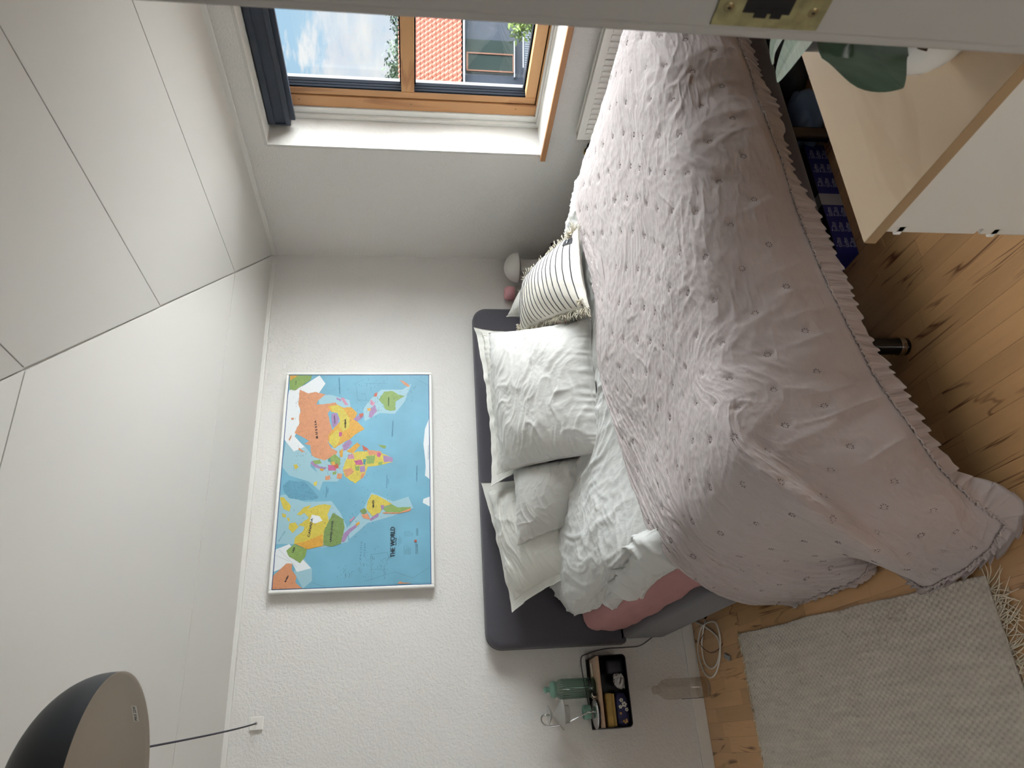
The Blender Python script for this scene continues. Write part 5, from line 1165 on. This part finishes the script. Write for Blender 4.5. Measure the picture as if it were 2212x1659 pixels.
MB().lathe([(.014, .12), (.028, .09), (.032, .070), (.024, .05), (0, .042)], n=28).build('bulb', 'frosted_glass', t, True)
hookz = zc(-.046, 1.65)
MB().tube([(0, 0, .268), (0, 0, hookz-2.072-.02)], .0028, 8).build('suspension_cord', 'cable_dark', t, True)
MB().tube([(0, 0, hookz-2.072), (0, 0, hookz-2.072-.025), (.01, 0, hookz-2.072-.032), (.012, 0, hookz-2.072-.02)], .003, 8).build('ceiling_hook', 'chrome', t, True)
# maker-neutral wattage sticker
la = math.atan2(atY(292, 1540, 1.75)[1]-1.65, .10)
stp = atY(294, 1540, 1.65)
def onl(px, py):
    """point where the view ray meets the inside of the dome"""
    d = ray(px, py); best = None
    for s_ in np.linspace(.3, 3, 2700):
        p = EYE+d*s_-np.array([-.046, 1.65, 2.072]); r = sqrt(p[0]**2+p[1]**2)
        if p[2] > .002 and p[2] < .2:
            a = math.asin(min(1, max(0, (p[2]-.010)/.150))); R_ = .2225*cos(a)**.9
            if r >= R_-.0035: best = p if p[1] > 0 else best
            if best is not None: return best
    return np.array([0, .2, .05])
p = onl(292, 1541); ang = math.atan2(p[1], p[0]); tilt = math.atan2(p[2]*1.3, .22)
stk = part('wattage_sticker', 'frame_white', t, ((-.021, -.0004, -.0055), (.021, .0004, .0055))); stk.location = p; stk.rotation_euler = (-tilt, 0, ang-pi/2)
tx = text('MAX 22W', .0085, (0, -.0007, 0), (pi/2, 0, 0), 'ink', 'sticker_print', stk)
wo = atY(554, 1563, YB); t = empty('wall_outlet', (wo[0], YB, wo[2]), label='small square white lamp outlet high on the back wall', cat='outlet')
part('cover', 'enamel_white', t, ((-.030, -.012, -.034), (.030, 0, .030)), bev=.003); MB().lathe([(.006, -.013), (.007, -.012), (.006, -.0115)], (0, 0, 0), 16, 'y').build('cord_hole', 'dark_hole', t, True)
hk = np.array([-.046, 1.65, hookz-.03]); a = np.array([wo[0], YB-.013, wo[2]]); pts = []
for i in range(40):
    q = i/39; p = a*(1-q)+hk*q; p[2] -= .16*4*q*(1-q)*(1-.3*q); pts.append(p)
pts[0] = a; root = empty('lamp_cord', a, label='dark swagged lamp cord from the wall outlet to the pendant lamp', cat='cord'); MB().tube([p-a for p in pts], .0036, 8).build('cord', 'cable_dark', root, True)
# ================================================================== outside
H = np.array([sin(YAW), cos(YAW), 0]); Rr_ = _r0.copy(); DIST = 36.0
def out(px, py, dist=DIST):
    d = ray(px, py); return EYE+d*dist/(d@H)
hs = empty('neighbour_house', out(1000, 100)*np.array([1, 1, 0])+np.array([0, 0, -1.2]), label='neighbouring house with a red tiled roof and dark rendered wall seen through the window', cat='house')
HO = np.array(hs.location)
def hp(u, d, z): return EYE*0+Rr_*u+H*d+np.array([0, 0, z])-HO
eave = out(1000, 100); ez = eave[2]; 
def uof(py): p = out(1000, py); return p@Rr_
u0, u1 = uof(179), uof(-60); ud = uof(186)
# roof tiles, each an S-shaped pantile
tw, tl = .262, .36; pitch = radians(33); cp_, sp__ = cos(pitch), sin(pitch)
tb = MB(); K = 7
A_ = np.zeros((2, K, 3))
for j in range(K):
    q = j/(K-1); z = .045*sin(pi*min(1, q/.72)) if q < .72 else -.012*sin(pi*(q-.72)/.28)
    for i in (0, 1): A_[i, j] = (q*tw*1.04, i*tl*1.06, z+.028*(1-i))
tb.grid(A_); lo = A_.copy(); lo[..., 2] -= .016; n0 = len(tb.v); tb.add(lo.reshape(-1, 3), [(j, j+1, K+j+1, K+j) for j in []]); tb.f += [(j+1, j, n0+j, n0+j+1) for j in range(K-1)]+[(0, K, n0+K, n0), (K-1, n0+K-1, n0+2*K-1, 2*K-1)]; tb.m += [0]*(K+1)
tile_me = None; cnt_t = 0; M_ = Matrix(((Rr_[0], H[0]*cp_, -H[0]*sp__), (Rr_[1], H[1]*cp_, -H[1]*sp__), (0, sp__, cp_)))
ncol = int((u1-u0)/tw)+2; rest = MB()
for r in range(16):
    for c in range(ncol):
        u = u0-.3+c*tw; s_ = r*tl; pos = Rr_*u+H*(DIST-.1+s_*cp_)+np.array([0, 0, ez+.05+s_*sp__])-HO
        if c < 20 and cnt_t < 300 and r < 15:
            if tile_me is None: o = tb.build('roof_tile', 'terracotta', hs, True); tile_me = o.data
            else: o = bpy.data.objects.new('roof_tile', tile_me); COL.objects.link(o); o.parent = hs
            o.matrix_local = Matrix.Translation(pos) @ M_.to_4x4(); cnt_t += 1
        else:
            n0 = len(rest.v); rest.v += [tuple(M_ @ Vector(v)+Vector(pos)) for v in tb.v]; rest.f += [tuple(n0+i for i in f) for f in tb.f]; rest.m += [0]*len(tb.f)
rest.build('roof_tile', 'terracotta', hs, True, kind='stuff')
def quadbox(name, m, ua, ub, da, db, za, zb, parent=hs):
    b = MB(); vs = [hp(u, d, z) for z in (za, zb) for (u, d) in ((ua, da), (ub, da), (ub, db), (ua, db))]; b.add(vs, [(0, 3, 2, 1), (4, 5, 6, 7), (0, 1, 5, 4), (1, 2, 6, 5), (2, 3, 7, 6), (3, 0, 4, 7)]); return b.build(name, m, parent)
def zof(px, dist=DIST): return out(px, 100, dist)[2]
b = MB(); L_ = 16*tl; vs = [hp(u, DIST+d, ez-.02+z) for u in (u0-.3, u1+1) for d, z in ((0, 0), (L_*cp_, L_*sp__), (L_*cp_*2, 0))]; b.add(vs, [(0, 1, 4, 3), (1, 2, 5, 4), (0, 2, 1), (3, 4, 5), (0, 3, 5, 2)]).build('roof_base', 'terracotta_dark', hs)
quadbox('wall', 'render_slate', u0-.05, u1+1, DIST+.35, DIST+8, zof(1160), ez+.1)
quadbox('gutter', 'zinc', u0-.2, u1+1, DIST-.06, DIST+.08, zof(1004), zof(1000.2)+.0)
MB().tube([hp(u0-.05, DIST, ez), hp(u0-.2, DIST+.1, ez-.02), hp(u0-.42, DIST+.3, ez+.14), hp(u0-.6, DIST+.35, ez+.20)], .05, 8).build('downpipe', 'zinc', hs, True)
w1 = quadbox('balcony_window', 'dark_window', uof(150), uof(77), DIST+.30, DIST+.36, zof(1111), zof(1006))
for ua, ub, za, zb in ((146, 107, 1113, 1109), (146, 107, 1012, 1008), (147, 144, 1113, 1008), (109, 106, 1113, 1008)): quadbox('window_frame', 'oriel_wood', uof(ua), uof(ub), DIST+.26, DIST+.31, zof(za), zof(zb), w1)
quadbox('door_sill', 'zinc', uof(157), uof(78), DIST+.2, DIST+.36, zof(1113.5), zof(1111.5)); quadbox('terrace_edge', 'zinc', uof(158), uof(35), DIST-1.0, DIST-.9, zof(1131.5, DIST-1), zof(1129.5, DIST-1))
quadbox('terrace', 'render_slate', uof(260), uof(-60), DIST-1.0, DIST+.36, zof(1146), zof(1132))
quadbox('annex_roof', 'render_slate', uof(230), uof(186)-.3, DIST-1, DIST+3, zof(1150), zof(1002))
fn = empty('slatted_fence', HO, label='grey vertical slatted fence below the neighbouring terrace', cat='fence')
FD = DIST-2.5; k = 0; sl0 = None
u = out(1140, 175, FD)@Rr_; ue = out(1140, 20, FD)@Rr_; zt_, zb_ = out(1134, 100, FD)[2], out(1165, 100, FD)[2]
while u < ue:
    if sl0 is None: sl0 = MB().box((-.035, -.012, 0), (.035, .012, zt_-zb_)).build('slat', 'slat_grey', fn); o = sl0
    else: o = bpy.data.objects.new('slat', sl0.data); COL.objects.link(o); o.parent = fn
    p = Rr_*u+H*FD+np.array([0, 0, zb_])-HO; o.location = p; o.rotation_euler = (0, 0, -YAW); u += .105
quadbox('rail', 'slat_grey', out(1140, 175, FD)@Rr_, ue, FD+.02, FD+.06, zb_+.1, zb_+.18, fn)
def foliage(name, cpx, radius, dist, n, m, seed, leafs=.12, trunk=True, **tags):
    c = out(cpx[0], cpx[1], dist); R = random.Random(seed); r = empty(name, c-np.array([0, 0, radius[1]*1.1]), **tags); off = c-np.array([0, 0, radius[1]*1.1]); mb = MB()
    for i in range(n):
        a = R.uniform(0, 2*pi); e = R.uniform(-1, 1); q = R.random()**.5; lum = 1+.35*float(vn(cos(a)*2+seed, sin(a)*2, e*2, seed))
        p = c+(Rr_*cos(a)+H*sin(a))*sqrt(1-e*e)*q*radius[0]*lum+np.array([0, 0, e*q*radius[1]*lum]); d1 = np.array([R.gauss(0, 1), R.gauss(0, 1), R.gauss(0, .6)]); d1 /= np.linalg.norm(d1); d2 = np.cross(d1, [R.gauss(0, 1), R.gauss(0, 1), R.gauss(0, 1)]); d2 /= np.linalg.norm(d2)+1e-9
        L_ = leafs*R.uniform(.7, 1.5); mb.add([p-off, p+d1*L_*.5+d2*L_*.2-off, p+d1*L_-off, p+d1*L_*.5-d2*L_*.2-off], [(0, 1, 2, 3)])
    mb.build('crown', m, r, kind=None)
    for i in range(14):
        a = R.uniform(0, 2*pi); MB
    if trunk:
        mb = MB(); mb.tube([np.array([0, 0, -6.0]), np.array([0, 0, 0]), np.array([.2, .1, radius[1]*1.2])], [.22, .16, .05], 8)
        for i in range(12):
            a = R.uniform(0, 2*pi); mb.tube([np.array([0, 0, radius[1]*.3*R.random()]), (Rr_*cos(a)+H*sin(a))*radius[0]*.8+np.array([0, 0, radius[1]*R.uniform(.6, 1.9)])], [.06, .015], 5)
        mb.build('trunk', 'bark', r, True)
foliage('tree', (912, 20), (4.6, 3.4), 72, 9000, 'foliage', 1, .34, label='tree with a ragged crown rising behind the tiled roof, nearest the door frame', cat='tree')
foliage('tree', (905, 128), (2.4, 2.2), 56, 5200, 'foliage_mid', 2, .30, label='smaller tree behind the roof left end with a thin top', cat='tree')
foliage('tree', (880, 205), (3.0, 1.9), 64, 6000, 'foliage', 3, .30, label='rounded tree farthest left beyond the tiled roof', cat='tree')
foliage('shrub', (1128, 48), (.7, .6), 30, 420, 'foliage_lime', 4, .22, False, label='yellow green shrub in front of the slatted fence', cat='shrub')
# own eave above the window
ev = empty('roof_eave', (3.5, 2.4, 2.25), label='beige boarded roof eave with a gutter just outside the window top', cat='eave')
def ee(a, b2): return ((a[0]-3.5, a[1]-2.4, a[2]-2.25), (b2[0]-3.5, b2[1]-2.4, b2[2]-2.25))
ye = 3.66
part('soffit_board', 'soffit_beige', ev, ee((3.33, .5, 2.305), (3.47, ye, 2.325))); part('soffit_board', 'soffit_beige', ev, ee((3.475, .5, 2.305), (3.60, ye, 2.325)))
part('fascia', 'gutter_grey', ev, ee((3.60, .5, 2.285), (3.625, ye, 2.42)))
q = MB().lathe([(.06, 0), (.06, ye-.5+.04), (.0, ye-.5+.04)], (3.69-3.5, .5-2.4, 2.36-2.25), 24, 'y'); q = MB().tube([(3.69-3.5, .5-2.4, 2.365-2.25), (3.69-3.5, ye+.03-2.4, 2.365-2.25)], .06, 20); q.build('gutter', 'gutter_grey', ev, True)
MB().lathe([(.0, .0), (.062, 0), (.064, .01), (.062, .02), (0, .02)], (3.69-3.5, ye+.03-2.4, 2.365-2.25), 24, 'y').build('gutter_end', 'gutter_white', ev, True)
